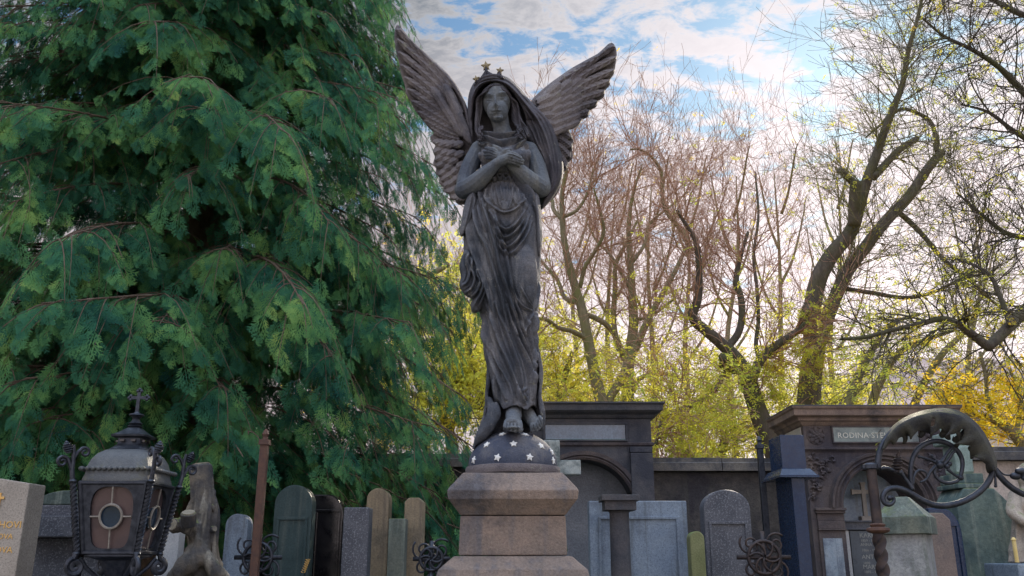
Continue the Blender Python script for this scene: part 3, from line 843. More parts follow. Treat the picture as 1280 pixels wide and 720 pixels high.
for i, (x, y) in enumerate([(622, 572), (642, 555), (662, 571.5), (608.5, 556), (676, 557.5), (592.5, 575), (691.5, 576), (628, 543), (656.5, 543.5), (607, 545.5), (591.5, 561), (689.5, 565), (676.5, 548)]):
    r_ = globe_pt(x, y)
    if r_ is None: continue
    MB().star(r_[0] + r_[1] * .002, r_[1], .0195, .005, (i * .37) % .6 - .3, .55).build('star', star_mat, globe)
for az in (1.2, 1.9, 2.6, .5):      # the stars go round the back too
    for el in (.35, .85):
        n_ = np.array([math.cos(az) * math.cos(el) / gr, math.sin(az) * math.cos(el) / gr, math.sin(el) / g_h]); n_ /= np.linalg.norm(n_)
        p_ = gc + np.array([gr * math.cos(az) * math.cos(el), gr * math.sin(az) * math.cos(el), g_h * math.sin(el)])
        MB().star(p_ + n_ * .002, n_, .0195, .005, az, .55).build('star', star_mat, globe)
rim = MB(); rr_ = gr * 1.065
rim.lathe([(rr_ * .93, -.045), (rr_ * .985, -.042), (rr_, -.03), (rr_, -.014), (rr_ * .985, -.004), (rr_ * .9, .0)], gc - [0, 0, .004], 72)
rim.build('rim', stone_wing, angel, smooth='auto')
# ---------------------------------------------------------------- ground
def ground_mat():
    m, nt, b, out = newmat('ground'); v = coords(nt)
    c = mixc(nt, ramp(nt, noise(nt, v, .8, 6, .7), [(.4, (0,)), (.6, (1,))]), (.07, .085, .035), (.13, .10, .06))
    c = mixc(nt, ramp(nt, noise(nt, v, 14, 5, .8), [(.5, (0,)), (.65, (1,))]), c, (.30, .19, .05))
    nt.links.new(c, b.inputs['Base Color']); b.inputs['Roughness'].default_value = .95
    bump(nt, b, noise(nt, v, 30, 6, .8), .8, .03); return m
gm = MB()
n = 60; xs = np.concatenate([np.linspace(-2000, -30, 8), np.linspace(-24, 24, 45), np.linspace(30, 2000, 8)])
ys = np.concatenate([np.linspace(-2000, -10, 6), np.linspace(-6, 26, 33), np.linspace(32, 3000, 8)])
gx, gy = np.meshgrid(xs, ys); gz = -.02 * (1 + np.sin(gx * .9) * np.cos(gy * .7)) * (np.abs(gx) < 30)
idx = np.arange(gx.size).reshape(gx.shape)
gm.add(np.stack([gx, gy, gz], -1), np.stack([idx[:-1, :-1], idx[:-1, 1:], idx[1:, 1:], idx[1:, :-1]], -1).reshape(-1, 4))
struct(gm.build('ground', ground_mat(), smooth=True))
path_mat = stone('path_gravel', (.22, .19, .16), (.33, .30, .26), None, 12, .95, bstr=.8)
struct(MB().box((0, .8, -.006), (60, 2.4, .05)).build('path', path_mat))

# ---------------------------------------------------------------- pedestal under the angel
ped_mat = stone('pedestal_sandstone', (.17, .145, .135), (.28, .22, .19), (.09, .085, .095), 4, .9, streak=(.13, .13, .15), bstr=.5)
px0 = float(S(641, 583)[0]); pz = float(gc[2]) - .052
pd = thing('statue_pedestal', 'tall brown sandstone pedestal carrying the dark angel and her half globe', 'pedestal', (px0, DA, 0))
def sq(mb, prof, c):   # square mouldings: (half width, z)
    V = []
    for h_, z in prof:
        V += [(-h_, -h_, z), (h_, -h_, z), (h_, h_, z), (-h_, h_, z)]
    n_ = len(prof); F = [(3, 2, 1, 0), tuple(range(4 * n_ - 4, 4 * n_))]
    for i in range(n_ - 1):
        for j in range(4):
            k_ = (j + 1) % 4; F.append((i * 4 + j, i * 4 + k_, i * 4 + 4 + k_, i * 4 + 4 + j))
    return mb.add(np.array(V) + np.array(c), F)
m1 = sq(MB(), [(.245, 1.80), (.275, 1.84), (.30, 1.87), (.305, 1.91), (.29, 1.93), (.235, pz)], (px0, DA, 0)); m1.build('cap', ped_mat, pd, bevel=.006)
sq(MB(), [(.25, 1.62), (.245, 1.797)], (px0, DA, 0)).build('die', ped_mat, pd, bevel=.008)
sq(MB(), [(.44, 0), (.44, .28), (.40, .34), (.355, .40), (.352, 1.50), (.335, 1.56), (.27, 1.617)], (px0, DA, 0)).build('plinth', ped_mat, pd, bevel=.01)

# ---------------------------------------------------------------- cemetery wall
wall_dark = stone('wall_stone', (.07, .07, .075), (.14, .13, .12), (.045, .045, .055), 3, .92, streak=(.07, .07, .07), bstr=.6)
cope_mat = stone('coping_stone', (.05, .055, .07), (.10, .10, .11), (.17, .16, .15), 5, .85, bstr=.5)
plaster = stone('wall_plaster', (.42, .37, .35), (.52, .47, .45), (.30, .27, .27), 2.2, .95, streak=(.24, .23, .22), bstr=.3)
YW = 8.1
def z_at(py, Y): return float(P(640, py, Y)[2])
def x_at(px, py, Y): return float(P(px, py, Y)[0])
def wall(xa, xb, top, mat, label):
    z = z_at(top, YW)
    r = thing('cemetery_wall', label, 'wall', ((xa + xb) / 2, YW + .15, 0), 'stretches of the cemetery wall')
    mb = MB(); n_ = max(2, int((xb - xa) / 1.2))
    mb.box(((xa + xb) / 2, YW + .15, (z - .135) / 2), (xb - xa, .26, z - .135))
    mb.build('masonry', mat, r)
    cp = MB(); L = (xb - xa) / n_
    for i in range(n_):
        dz = (i % 2) * .004
        o = [(YW - .07, z - .13), (YW - .07, z - .06), (YW - .045, z - .05), (YW - .045, z - .012 - dz), (YW + .15, z - dz), (YW + .345, z - .012 - dz), (YW + .345, z - .13)]
        x0 = xa + i * L + .003; x1 = x0 + L - .006
        V = [(x0, a, c) for a, c in o] + [(x1, a, c) for a, c in o]; m_ = len(o)
        F = [tuple(range(m_)), tuple(range(2 * m_ - 1, m_ - 1, -1))] + [(k, m_ + k, m_ + (k + 1) % m_, (k + 1) % m_) for k in range(m_)]
        cp.add(V, F)
    cp.build('coping', cope_mat, r)
xc0, xc1 = x_at(640, 560, 7.9), x_at(815, 560, 7.9)
xr0, xr1 = x_at(1006, 560, 7.7), x_at(1186, 560, 7.7)
wall(-9.0, xc0 + .05, 566, wall_dark, 'dark stone cemetery wall running left behind the angel and under the conifer')
wall(xc1 - .05, xr0 + .05, 571, wall_dark, 'low dark stone wall between the two family tombs')
wall(xr1 - .05, 9.0, 557.5, plaster, 'pale plastered wall with dark coping right of the arched family tomb')

# ---------------------------------------------------------------- arched family tombs on the wall
tomb_dark = stone('tomb_black_stone', (.055, .062, .082), (.105, .10, .11), (.035, .04, .06), 4, .75, lichen=(.32, .30, .25), lichen_t=.70, bstr=.35, spec=.4)
tomb_brown = stone('tomb_sandstone', (.085, .075, .085), (.155, .128, .122), (.055, .052, .068), 4, .85, streak=(.10, .095, .11), bstr=.45)
tomb_edge = stone('tomb_cornice_stone', (.17, .13, .12), (.28, .21, .175), (.09, .08, .085), 5, .85, bstr=.4)
cream = stone('tomb_side_stone', (.45, .43, .40), (.55, .52, .47), None, 4, .9, bstr=.3)
void_mat = stone('niche_plaster', (.16, .18, .22), (.24, .26, .30), None, 3, .9)
slate = stone('slate_plaque', (.06, .08, .11), (.10, .13, .17), None, 5, .35, bstr=.15, spec=.6)
glassy = stone('glazed_plaque', (.07, .12, .19), (.11, .17, .25), (.05, .08, .13), 3, .2, bstr=.05, spec=.8)
def arch_front(mb, x0, x1, zb, zt, cx, cz, r, y0, y1, seg=28):
    """wall plate x0..x1, zb..zt with an arched opening (centre cx,cz radius r) that runs down to zb"""
    a = np.linspace(PI, 0, seg + 1)
    A = [(cx + r * math.cos(q), cz + r * math.sin(q)) for q in a]
    for y, flip in ((y0, False), (y1, True)):
        V = []; F = []
        V += [(x0, y, zb), (cx - r, y, zb), (cx - r, y, cz), (x0, y, cz)]
        F.append((0, 1, 2, 3)); V += [(cx + r, y, zb), (x1, y, zb), (x1, y, cz), (cx + r, y, cz)]; F.append((4, 5, 6, 7))
        b0 = len(V)
        for i in range(seg + 1):
            V.append((A[i][0], y, A[i][1]))
            q = a[i]; tx = x0 + (x1 - x0) * i / seg
            V.append((tx, y, zt))
        for i in range(seg):
            F.append((b0 + 2 * i, b0 + 2 * i + 2, b0 + 2 * i + 3, b0 + 2 * i + 1))
        V += [(x0, y, cz), (x1, y, cz)]
        F.append((len(V) - 2, b0, b0 + 1)); F.append((b0 + 2 * seg, len(V) - 1, b0 + 2 * seg + 1))
        if flip: F = [f[::-1] for f in F]
        mb.add(V, F)
    V = []; F = []
    pts = [(cx - r, zb)] + A + [(cx + r, zb)]
    for x, z in pts: V += [(x, y0, z), (x, y1, z)]
    for i in range(len(pts) - 1): F.append((2 * i, 2 * i + 1, 2 * i + 3, 2 * i + 2))
    mb.add(V, F)
    mb.add([(x0, y0, zb), (x0, y1, zb), (x0, y1, zt), (x0, y0, zt)], [(0, 3, 2, 1)])
    mb.add([(x1, y0, zb), (x1, y1, zb), (x1, y1, zt), (x1, y0, zt)], [(0, 1, 2, 3)])
    mb.add([(x0, y0, zt), (x1, y0, zt), (x1, y1, zt), (x0, y1, zt)], [(0, 1, 2, 3)])
def archivolt(mb, cx, cz, r0, r1, y, steps, seg=36):
    """moulded arch ring; steps: (fraction 0..1 from r0 to r1, projection)"""
    prof = [(r0 + (r1 - r0) * f, y - p) for f, p in steps]
    V = []; F = []; n_ = len(prof)
    for i in range(seg + 1):
        a = PI - PI * i / seg
        for r, yy in prof: V.append((cx + r * math.cos(a), yy, cz + r * math.sin(a)))
    for i in range(seg):
        for j in range(n_ - 1): F.append((i * n_ + j, i * n_ + j + 1, (i + 1) * n_ + j + 1, (i + 1) * n_ + j))
    F.append(tuple(range(n_))); F.append(tuple(seg * n_ + j for j in range(n_))[::-1])
    mb.add(V, F)
def cornice(mb, x0, x1, y0, y1, prof):
    """prof (projection, z) up the front, returned along both ends back to the wall"""
    V = []; n_ = len(prof)
    for p, z in prof: V += [(x0 - p, y1, z), (x0 - p, y0 - p, z), (x1 + p, y0 - p, z), (x1 + p, y1, z)]
    F = [(3, 2, 1, 0), tuple(range(4 * n_ - 4, 4 * n_))]
    for i in range(n_ - 1):
        for j in range(4):
            k_ = (j + 1) % 4; F.append((i * 4 + j, i * 4 + k_, i * 4 + 4 + k_, i * 4 + 4 + j))
    mb.add(V, F)
def frame(mb, x0, x1, z0, z1, y, w, d):
    mb.box(((x0 + x1) / 2, y - d / 2, z1 - w / 2), (x1 - x0, d, w)); mb.box(((x0 + x1) / 2, y - d / 2, z0 + w / 2), (x1 - x0, d, w))
    mb.box((x0 + w / 2, y - d / 2, (z0 + z1) / 2), (w, d, z1 - z0 - 2 * w)); mb.box((x1 - w / 2, y - d / 2, (z0 + z1) / 2), (w, d, z1 - z0 - 2 * w))

# centre tomb
YC = 7.8
X = lambda px, py=560: x_at(px, py, YC); Z = lambda py: z_at(py, YC)
t = thing('family_tomb', 'black stone tomb front with a blank blue glazed panel, behind the angel', 'tomb', (X(728), YC, 0), 'family tombs against the wall')
x0, x1 = X(641), X(815)
mb = MB(); arch_front(mb, x0, x1, 0, Z(556), X(728), Z(640), (X(728) - X(665)), YC, YW + .05); mb.build('arch_wall', tomb_dark, t)
mb = MB(); mb.box(((x0 + x1) / 2, (YC + YW) / 2, (Z(556) + Z(523)) / 2 + .004), (x1 - x0, YW - YC, Z(523) - Z(556) - .01)); mb.build('frieze', tomb_dark, t, bevel=.006)
mb = MB(); cornice(mb, x0, x1, YC, YW + .2, [(.0, Z(524)), (.02, Z(522.5)), (.035, Z(519)), (.08, Z(516)), (.085, Z(515)), (.095, Z(514.5)), (.10, Z(508)), (.115, Z(506.5)), (.115, Z(504.5)), (.05, Z(503.5))]); mb.build('cornice', tomb_dark, t)
mb = MB(); cornice(mb, x0, x1, YC, YW + .1, [(.003, Z(558)), (.018, Z(556.5)), (.022, Z(554)), (.003, Z(552.5))]); mb.build('string_course', tomb_brown, t)
mb = MB(); archivolt(mb, X(728), Z(640), X(728) - X(665), (X(728) - X(654)), YC, [(0, .0), (0, .03), (.25, .045), (.45, .03), (.5, .05), (.95, .055), (1, .0)]); mb.build('archivolt', tomb_brown, t, smooth='auto')
mb = MB()
for a_, b_2 in ((641, 668), (786, 815)):

    xa, xb = X(a_) + .003, X(b_2) - .003
    mb.box(((xa + xb) / 2, YC - .022, (Z(559) + Z(566)) / 2), (xb - xa, .044, Z(559) - Z(566)))
    mb.box(((xa + xb) / 2, YC - .032, (Z(567)) / 2), (xb - xa - .004, .064, Z(567)))
mb.build('pier', tomb_dark, t, bevel=.005)
mb = MB(); frame(mb, X(679), X(785), Z(552), Z(528.5), YC - .002, .018, .02); mb.build('panel_frame', tomb_dark, t, bevel=.003)
mb = MB(); mb.box(((X(682) + X(782)) / 2, YC - .006, (Z(550) + Z(530.5)) / 2), (X(782) - X(682), .008, Z(530.5) - Z(550))); mb.build('panel', glassy, t)
mb = MB(); mb.box(((X(782) + X(682)) / 2, YC - .012, Z(549.6)), (X(782) - X(682), .006, .006)); mb.build('panel_edge', metal('verdigris', (.25, .55, .50), (.20, .42, .40), .5, .2), t)
mb = MB(); mb.box((X(728), YW - .03, Z(560) / 2), (X(800) - X(660), .05, Z(560))); mb.build('niche_back', void_mat, t)

# right tomb with the name plaque
YR = 7.6
X = lambda px, py=560: x_at(px, py, YR); Z = lambda py: z_at(py, YR)
t = thing('family_tomb', 'brown sandstone tomb front with an arched niche, rosette and name plaque reading RODINA', 'tomb', (X(1096), YR, 0), 'family tombs against the wall')
x0, x1 = X(1006), X(1186)
cx, cz = X(1096), z_at(635, YR); ri = X(1096) - X(1045); ro = X(1096) - X(1029)
mb = MB(); arch_front(mb, x0, x1, 0, Z(564), cx, cz, ri, YR, YW + .05); mb.build('arch_wall', tomb_brown, t)
mb = MB(); mb.box(((x0 + x1) / 2, (YR + YW) / 2, (Z(563.5) + Z(532)) / 2), (x1 - x0 - .002, YW - YR, Z(532) - Z(563.5))); mb.build('frieze', tomb_brown, t, bevel=.006)
mb = MB(); cornice(mb, x0, x1, YR, YW + .2, [(.0, Z(532.5)), (.012, Z(531)), (.028, Z(528)), (.045, Z(526.5)), (.05, Z(524)), (.062, Z(522.5)), (.085, Z(521.5)), (.092, Z(520.5)), (.095, Z(514)), (.108, Z(512)), (.11, Z(510))]); mb.build('cornice', tomb_edge, t)
mb = MB(); cornice(mb, x0, x1, YR, YW + .2, [(.095, Z(509.8)), (.113, Z(509.7)), (.113, Z(508.6)), (.02, Z(507.6))]); mb.build('cap_sheet', metal('lead_sheet', (.07, .08, .11), (.12, .13, .16), .5, .3), t)
mb = MB(); cornice(mb, x0, x1, YR, YW + .1, [(.003, Z(565.5)), (.012, Z(564)), (.03, Z(562)), (.03, Z(559.5)), (.003, Z(558.5))]); mb.build('string_course', tomb_brown, t)
mb = MB(); mb.box((x0 - .004, (YR + YW) / 2 + .02, (Z(533) + Z(560)) / 2), (.008, YW - YR - .06, Z(533) - Z(560))); mb.build('side_panel', cream, t)
mb = MB(); archivolt(mb, cx, cz, ri, ro, YR, [(0, 0), (0, .035), (.18, .05), (.3, .032), (.36, .032), (.5, .06), (.7, .045), (.76, .07), (.95, .075), (1, .0)]); mb.build('archivolt', tomb_brown, t, smooth='auto')
def rosette(c, r, mat, par, y):
    mb = MB()
    for ring, (cnt, rr, ss) in enumerate([(8, .62, .36), (6, .30, .26)]):
        for k_ in range(cnt):
            a = 2 * PI * k_ / cnt + ring * .3
            rot = np.array([[math.cos(a), 0, -math.sin(a)], [0, 1, 0], [math.sin(a), 0, math.cos(a)]])
            mb.sphere((c[0] + rr * r * math.cos(a), y - .004 - ring * .006, c[1] + rr * r * math.sin(a)), (ss * r * 1.1, .012, ss * r * .72), 10, 6, rot=rot)
    mb.sphere((c[0], y - .016, c[1]), (r * .16, .014, r * .16), 10, 6)
    mb.tube([(c[0] + r * .98 * math.cos(q), y - .003, c[1] + r * .98 * math.sin(q)) for q in np.linspace(0, 2 * PI, 33)], r * .06, 6, False)
    mb.build('rosette', mat, par, smooth=True)
rosette((X(1021.5), Z(544.5)), X(1032) - X(1021), tomb_brown, t, YR); rosette((X(1170.5), Z(544.5)), X(1032) - X(1021), tomb_brown, t, YR)
# leafy carving in the spandrels
r0 = np.random.default_rng(11)
for sgn in (-1, 1):
    mb = MB()
    bx = cx + sgn * (x1 - cx) * .86; bz = Z(568)
    for k_ in range(46):
        u = r0.random(); w_ = r0.random()
        x = cx + sgn * ((x1 - cx) * (.97 - .42 * u * (1 - w_))); z = Z(566) - (Z(566) - Z(628)) * w_ * .98
        if math.hypot(x - cx, z - cz) < ro * 1.06 or abs(x - cx) > (x1 - cx) - .02: continue
        a = r0.random() * PI * 2
        q = [(x + .020 * s_ * math.cos(a + s_ * 2.2), YR - .010 - .012 * math.sin(PI * s_), z + .020 * s_ * math.sin(a + s_ * 2.2)) for s_ in np.linspace(0, 1.9, 9)]
        mb.tube(q, np.array([.006, .010, .013, .015, .014, .012, .010, .007, .004]) * .8, 6, sx=.7)
    mb.build('spandrel_carving', tomb_brown, t, smooth=True)
# name plaque
mb = MB(); mb.box(((X(1043) + X(1149)) / 2, YR - .008, (Z(534.5) + Z(552.5)) / 2), (X(1149) - X(1043), .016, Z(534.5) - Z(552.5)))
pl = mb.build('name_plaque', stone('grey_marble_plaque', (.16, .21, .22), (.26, .31, .31), (.10, .13, .15), 9, .4, bstr=.1, spec=.5), t)
mb = MB(); frame(mb, X(1041), X(1151), Z(554.4), Z(532.6), YR - .001, .010, .022); mb.build('plaque_frame', tomb_brown, t)
mb = MB(); put_text(mb, 'RODINA·STEU', (X(1047.5), YR - .018, Z(547.8)), .066, extrude=.002, spacing=1.06)
mb.build('lettering', stone('letter_stone', (.62, .64, .60), (.70, .70, .66), None, 30, .6), pl)
# imposts, piers, niche
mb = MB()
for a_, b_2 in ((1010, 1047), (1145, 1182)):
    xa, xb = X(a_), X(b_2); xm = (xa + xb) / 2
    for zt_, zb_, pr, wx in ((635, 638.5, .055, .0), (638.5, 642, .04, .012), (642, 651, .022, .03), (651, 661, .03, .03), (661, 663, .038, .02), (663, 1900, .022, .03)):
        zb2 = Z(zb_) if zb_ < 1000 else 0
        mb.box((xm, YR - pr / 2, (Z(zt_) + zb2) / 2), (xb - xa - wx, pr, Z(zt_) - zb2 - .001))
mb.build('pier', tomb_brown, t, bevel=.003)
pale_pan = stone('pale_panel', (.26, .34, .44), (.40, .46, .54), (.15, .18, .25), 9, .7, streak=(.10, .12, .17), bstr=.5)
for a_, b_2 in ((1016, 1039), (1152, 1175)):
    mb = MB(); mb.box(((X(a_) + X(b_2)) / 2, YR - .026, (Z(673) + .3) / 2), (X(b_2) - X(a_), .012, Z(673) - .3)); mb.build('pier_panel', pale_pan, t)
niche = stone('niche_fresco', (.34, .45, .60), (.52, .60, .70), (.12, .14, .18), 2.2, .9, streak=(.28, .30, .33), bstr=.2)
mb = MB(); mb.box((cx, YW - .045, Z(560) / 2), (2 * ri + .06, .03, Z(560))); mb.build('niche_back', niche, t)
mb = MB(); mb.box((cx, YR + .33, (Z(651) + Z(661)) / 2), (2 * ri - .01, .24, Z(651) - Z(661))); mb.box((cx, YR + .31, (Z(649.5) + Z(651)) / 2), (2 * ri - .006, .28, Z(649.5) - Z(651)))
mb.build('altar_shelf', stone('shelf_granite', (.045, .065, .11), (.07, .09, .14), None, 20, .3, bstr=.05, spec=.6), t)
white_pan = stone('white_marble', (.46, .50, .56), (.56, .58, .62), (.36, .38, .42), 5, .6, bstr=.15)
mb = MB()
for a_, b_2 in ((1047, 1062), (1130, 1145)): mb.box(((X(a_) + X(b_2)) / 2, YR + .26, Z(662) / 2 + .1), (X(b_2) - X(a_), .06, Z(662) - .2))
mb.build('marble_jamb', white_pan, t)
mb = MB(); mb.box(((X(1063) + X(1129)) / 2, YR + .25, Z(662.5) / 2 + .1), (X(1129) - X(1063), .05, Z(662.5) - .2)); ip = mb.build('inscription_slab', slate, t)
lt_m = stone('faded_letters', (.36, .38, .38), (.46, .47, .46), None, 30, .6)
for i, (txt, py, sz) in enumerate((('KAREL', 671, .052), ('1859 - 1921', 676.5, .03), ('ANNA', 682, .034), ('1866 - 1932', 689, .03), ('ANTONIE', 698.5, .05), ('1890', 705.5, .03), ('MARIE', 711.5, .05), ('1895 - 1960', 717, .03))):
    mb = MB(); put_text(mb, txt, (X(1075.5) + (.0 if i % 2 else -.006), YR + .224, Z(py)), sz, extrude=.001); mb.build('inscription_line', lt_m, ip)
# little stone cross standing in the niche
zc = Z(649.3); c_ = (X(1090), YR + .31)
mb = MB(); mb.box((c_[0], c_[1], zc + (Z(600) - zc) / 2), (.035, .03, Z(600) - zc)); mb.box((c_[0] - .0, c_[1] + .001, Z(611.5)), (.20, .028, .036)); mb.box((c_[0], c_[1], zc + .02), (.10, .08, .04)); mb.box((c_[0] - .095, c_[1], Z(611.5)), (.018, .034, .05)); mb.box((c_[0] + .095, c_[1], Z(611.5)), (.018, .034, .05)); mb.box((c_[0], c_[1], Z(600.5)), (.05, .034, .018))
tag(mb.build('stone_cross', stone('grey_cross_stone', (.30, .29, .28), (.40, .37, .34), None, 9, .8), bevel=.003, origin=(c_[0], c_[1], zc)), 'small grey stone cross standing on the shelf of the arched tomb niche', 'cross')

# ---------------------------------------------------------------- gravestones
granite_grey = stone('grey_granite', (.30, .275, .25), (.40, .365, .335), None, 5, .6, speck=((.20, .19, .18), 120), bstr=.15, spec=.4)
granite_blue = stone('blue_granite', (.008, .024, .070), (.014, .038, .095), None, 30, .28, bstr=.03, spec=.45)
granite_dark = stone('dark_granite', (.05, .06, .085), (.10, .11, .14), None, 6, .5, speck=((.20, .22, .27), 90), bstr=.15, spec=.4)
granite_pale = stone('pale_blue_granite', (.17, .23, .33), (.27, .34, .43), (.11, .14, .19), 3, .55, speck=((.12, .16, .23), 110), streak=(.10, .12, .14), bstr=.2)
black_gr = stone('black_granite', (.012, .012, .016), (.022, .022, .028), None, 8, .18, bstr=.02, spec=.6)
moss_gr = stone('mossy_sandstone', (.10, .125, .125), (.18, .20, .17), (.07, .10, .10), 3, .9, moss=(.13, .17, .05), streak=(.22, .27, .25), bstr=.4)
green_st = stone('green_streaked_stone', (.085, .135, .135), (.16, .21, .19), (.05, .085, .10), 2.0, .88, streak=(.26, .30, .27), bstr=.35, moss=(.14, .18, .06))
pale_streak = stone('pale_streaked_stone', (.22, .24, .28), (.36, .38, .40), (.12, .14, .145), 3, .9, streak=(.16, .19, .17), bstr=.4, moss=(.24, .25, .10))
brown_st = stone('brown_gravestone', (.19, .155, .15), (.27, .22, .20), (.13, .12, .13), 4, .85, bstr=.35, moss=(.17, .18, .08))
beige_st = stone('beige_gravestone', (.24, .20, .15), (.36, .30, .21), (.12, .11, .10), 4, .88, streak=(.12, .11, .10), moss=(.14, .16, .07), bstr=.4)
teal_st = stone('teal_gravestone', (.03, .06, .07), (.055, .095, .105), None, 4, .4, streak=(.10, .13, .13), bstr=.12)
olive_st = stone('olive_gravestone', (.16, .18, .09), (.22, .24, .13), None, 5, .9, moss=(.14, .2, .05), bstr=.4)
gold = metal('gilding', (.62, .40, .13), (.75, .50, .20), .45, .5)

def slab_outline(w, h, kind):
    if kind == 'round':
        return [(-w, 0), (w, 0), (w, h - w)] + [(w * math.cos(a), h - w + w * math.sin(a)) for a in np.linspace(0, PI, 17)[1:-1]] + [(-w, h - w)]
    if kind == 'segment':
        return [(-w, 0), (w, 0), (w, h - .12)] + [(w * math.cos(a), h - .12 + .12 * math.sin(a)) for a in np.linspace(0, PI, 17)[1:-1]] + [(-w, h - .12)]
    if kind == 'gable': return [(-w, 0), (w, 0), (w, h - .18), (0, h), (-w, h - .18)]
    if kind == 'clipped':
        q = min(.07, w * .45); return [(-w, 0), (w, 0), (w, h - q), (w - q, h), (-w + q, h), (-w, h - q)]
    if kind == 'shoulder':
        return [(-w, 0), (w, 0), (w, h - .16)] + [(w - .11 + .11 * math.cos(a), h - .16 + .16 * math.sin(a)) for a in np.linspace(0, PI / 2, 8)[1:]] + [(-w, h)]
    return [(-w, 0), (w, 0), (w, h), (-w, h)]
def headstone(pxa, pxb, pyt, Y, mat, label, kind='flat', th=.16, rz=0., base=True, lean=0.):
    xa, xb = x_at(pxa, pyt, Y), x_at(pxb, pyt, Y); w_ = (xb - xa) / 2; h_ = z_at(pyt, Y); xm = (xa + xb) / 2
    r = thing('gravestone', label, 'gravestone', (xm, Y, 0)); r.rotation_euler = (0, lean, rz)
    b0 = .22 if base else 0
    ol = [(x + xm, z + b0) for x, z in slab_outline(w_, h_ - b0, kind)]
    MB().prism(ol, Y, Y + th).build('slab', mat, r, bevel=.008)
    if w_ > .10:
        mb = MB(); zt2 = h_ - .20 if kind in ('round', 'segment') else h_ - .10
        if kind == 'round': zt2 = h_ - w_ * 1.0
        frame(mb, xm - w_ * .82, xm + w_ * .82, b0 + .15, zt2, Y, .018, .012); mb.build('carved_border', mat, r, bevel=.003)
    if base: MB().box((xm, Y + th / 2, .11), (2 * w_ + .2, th + .16, .22)).build('base', mat, r, bevel=.01)
    return r
# left foreground: grey granite with gilded names, top sloping down to the right
Yg = 4.4
x1g = float(P(37, 604, Yg)[0]); ztr = float(P(37, 604, Yg)[2]); ztl = float(P(0, 598, Yg)[2])
r = thing('gravestone', 'grey speckled granite gravestone with gilded names, cut by the left edge', 'gravestone', (x1g - .45, Yg, 0))
slp = (ztl - ztr) / (x1g - float(P(0, 598, Yg)[0]))
sl_ = MB().prism([(x1g - .9, .25), (x1g, .25), (x1g, ztr), (x1g - .45, ztr + slp * .45), (x1g - .9, ztr)], Yg, Yg + .16).build('slab', granite_grey, r, bevel=.006)
MB().box((x1g - .45, Yg + .08, .125), (1.1, .34, .25)).build('base', granite_grey, r, bevel=.01)
mb = MB()
for txt, pxr, py, sz in (('BRUNO RACHOVI', 26.5, 660, .046), ('KAROLÍNA MLČOVA', 15.5, 673.5, .034), ('BOHUMIL A NINA OROVA', 15, 691, .040)):
    v_, f_ = text_mesh(txt, sz, extrude=.0015, align='RIGHT'); w2 = np.stack([v_[:, 0], -v_[:, 2], v_[:, 1]], 1) + P(pxr, py, Yg - .0015); MB().add(w2, f_).build('gilded_line', gold, sl_)
c_ = P(-1, 626, Yg - .003); mb.box(c_, (.012, .004, .075)); mb.box(c_ + [0, -.0006, .014], (.045, .004, .012))
mb.build('gilded_cross', gold, sl_)

# dark domed monument behind the lantern
Yd = 5.2
X = lambda px, py=660: x_at(px, py, Yd); Z = lambda py: z_at(py, Yd)
r = thing('domed_monument', 'dark stone monument with mossy rounded top and black gilded plaque behind the lantern', 'monument', (X(86), Yd + .2, 0))
ol = [(X(47, 631), Z(631)), (X(126, 631), Z(631))] + [(X(86.5, 620) + (X(126) - X(86.5)) * math.cos(a), Z(631) + (Z(612.5) - Z(631)) * math.sin(a) ** .8) for a in np.linspace(.12, PI - .12, 15)]
MB().prism(ol, Yd, Yd + .42).build('domed_top', moss_gr, r, bevel=.01)
MB().box((X(86.5), Yd + .21, (Z(631) + Z(645)) / 2), (X(126) - X(47), .42, Z(631) - Z(645) - .002)).build('upper_block', granite_dark, r, bevel=.006)
MB().box((X(87), Yd + .19, (Z(645) + Z(672)) / 2), (X(138) - X(36), .54, Z(645) - Z(672))).build('cornice_slab', granite_dark, r, bevel=.008)
MB().box((X(68), Yd + .2, Z(672) / 2), (X(93) - X(43), .36, Z(672) - .002)).box((X(118), Yd + .2, Z(672) / 2), (X(130) - X(108), .36, Z(672) - .002)).build('pillar', granite_dark, r, bevel=.008)
pq = MB().box((X(100.5), Yd + .14, Z(674) / 2), (X(108) - X(93) - .004, .04, Z(674) - .02)).build('plaque', black_gr, r)
mb = MB(); put_text(mb, 'KRÁL', (X(93.6, 700), Yd + .118, Z(701)), .042, extrude=.001); mb.build('gilded_line', gold, pq); mb = MB(); put_text(mb, 'RODINA', (X(93.6, 700), Yd + .118, Z(693.5)), .022, extrude=.001); mb.build('gilded_line', gold, pq); mb = MB(); put_text(mb, 'ADAM', (X(93.6, 718), Yd + .118, Z(718)), .040, extrude=.001); mb.build('gilded_line', gold, pq)
MB().box((X(100), Yd + .118, Z(689)), (.05, .002, .002)).build('gilded_rule', gold, pq)

# white slab beside the trunk cross
headstone(199, 226, 655, 5.3, white_pan, 'small white marble gravestone with clipped corners behind the lantern foot', 'clipped', .10)

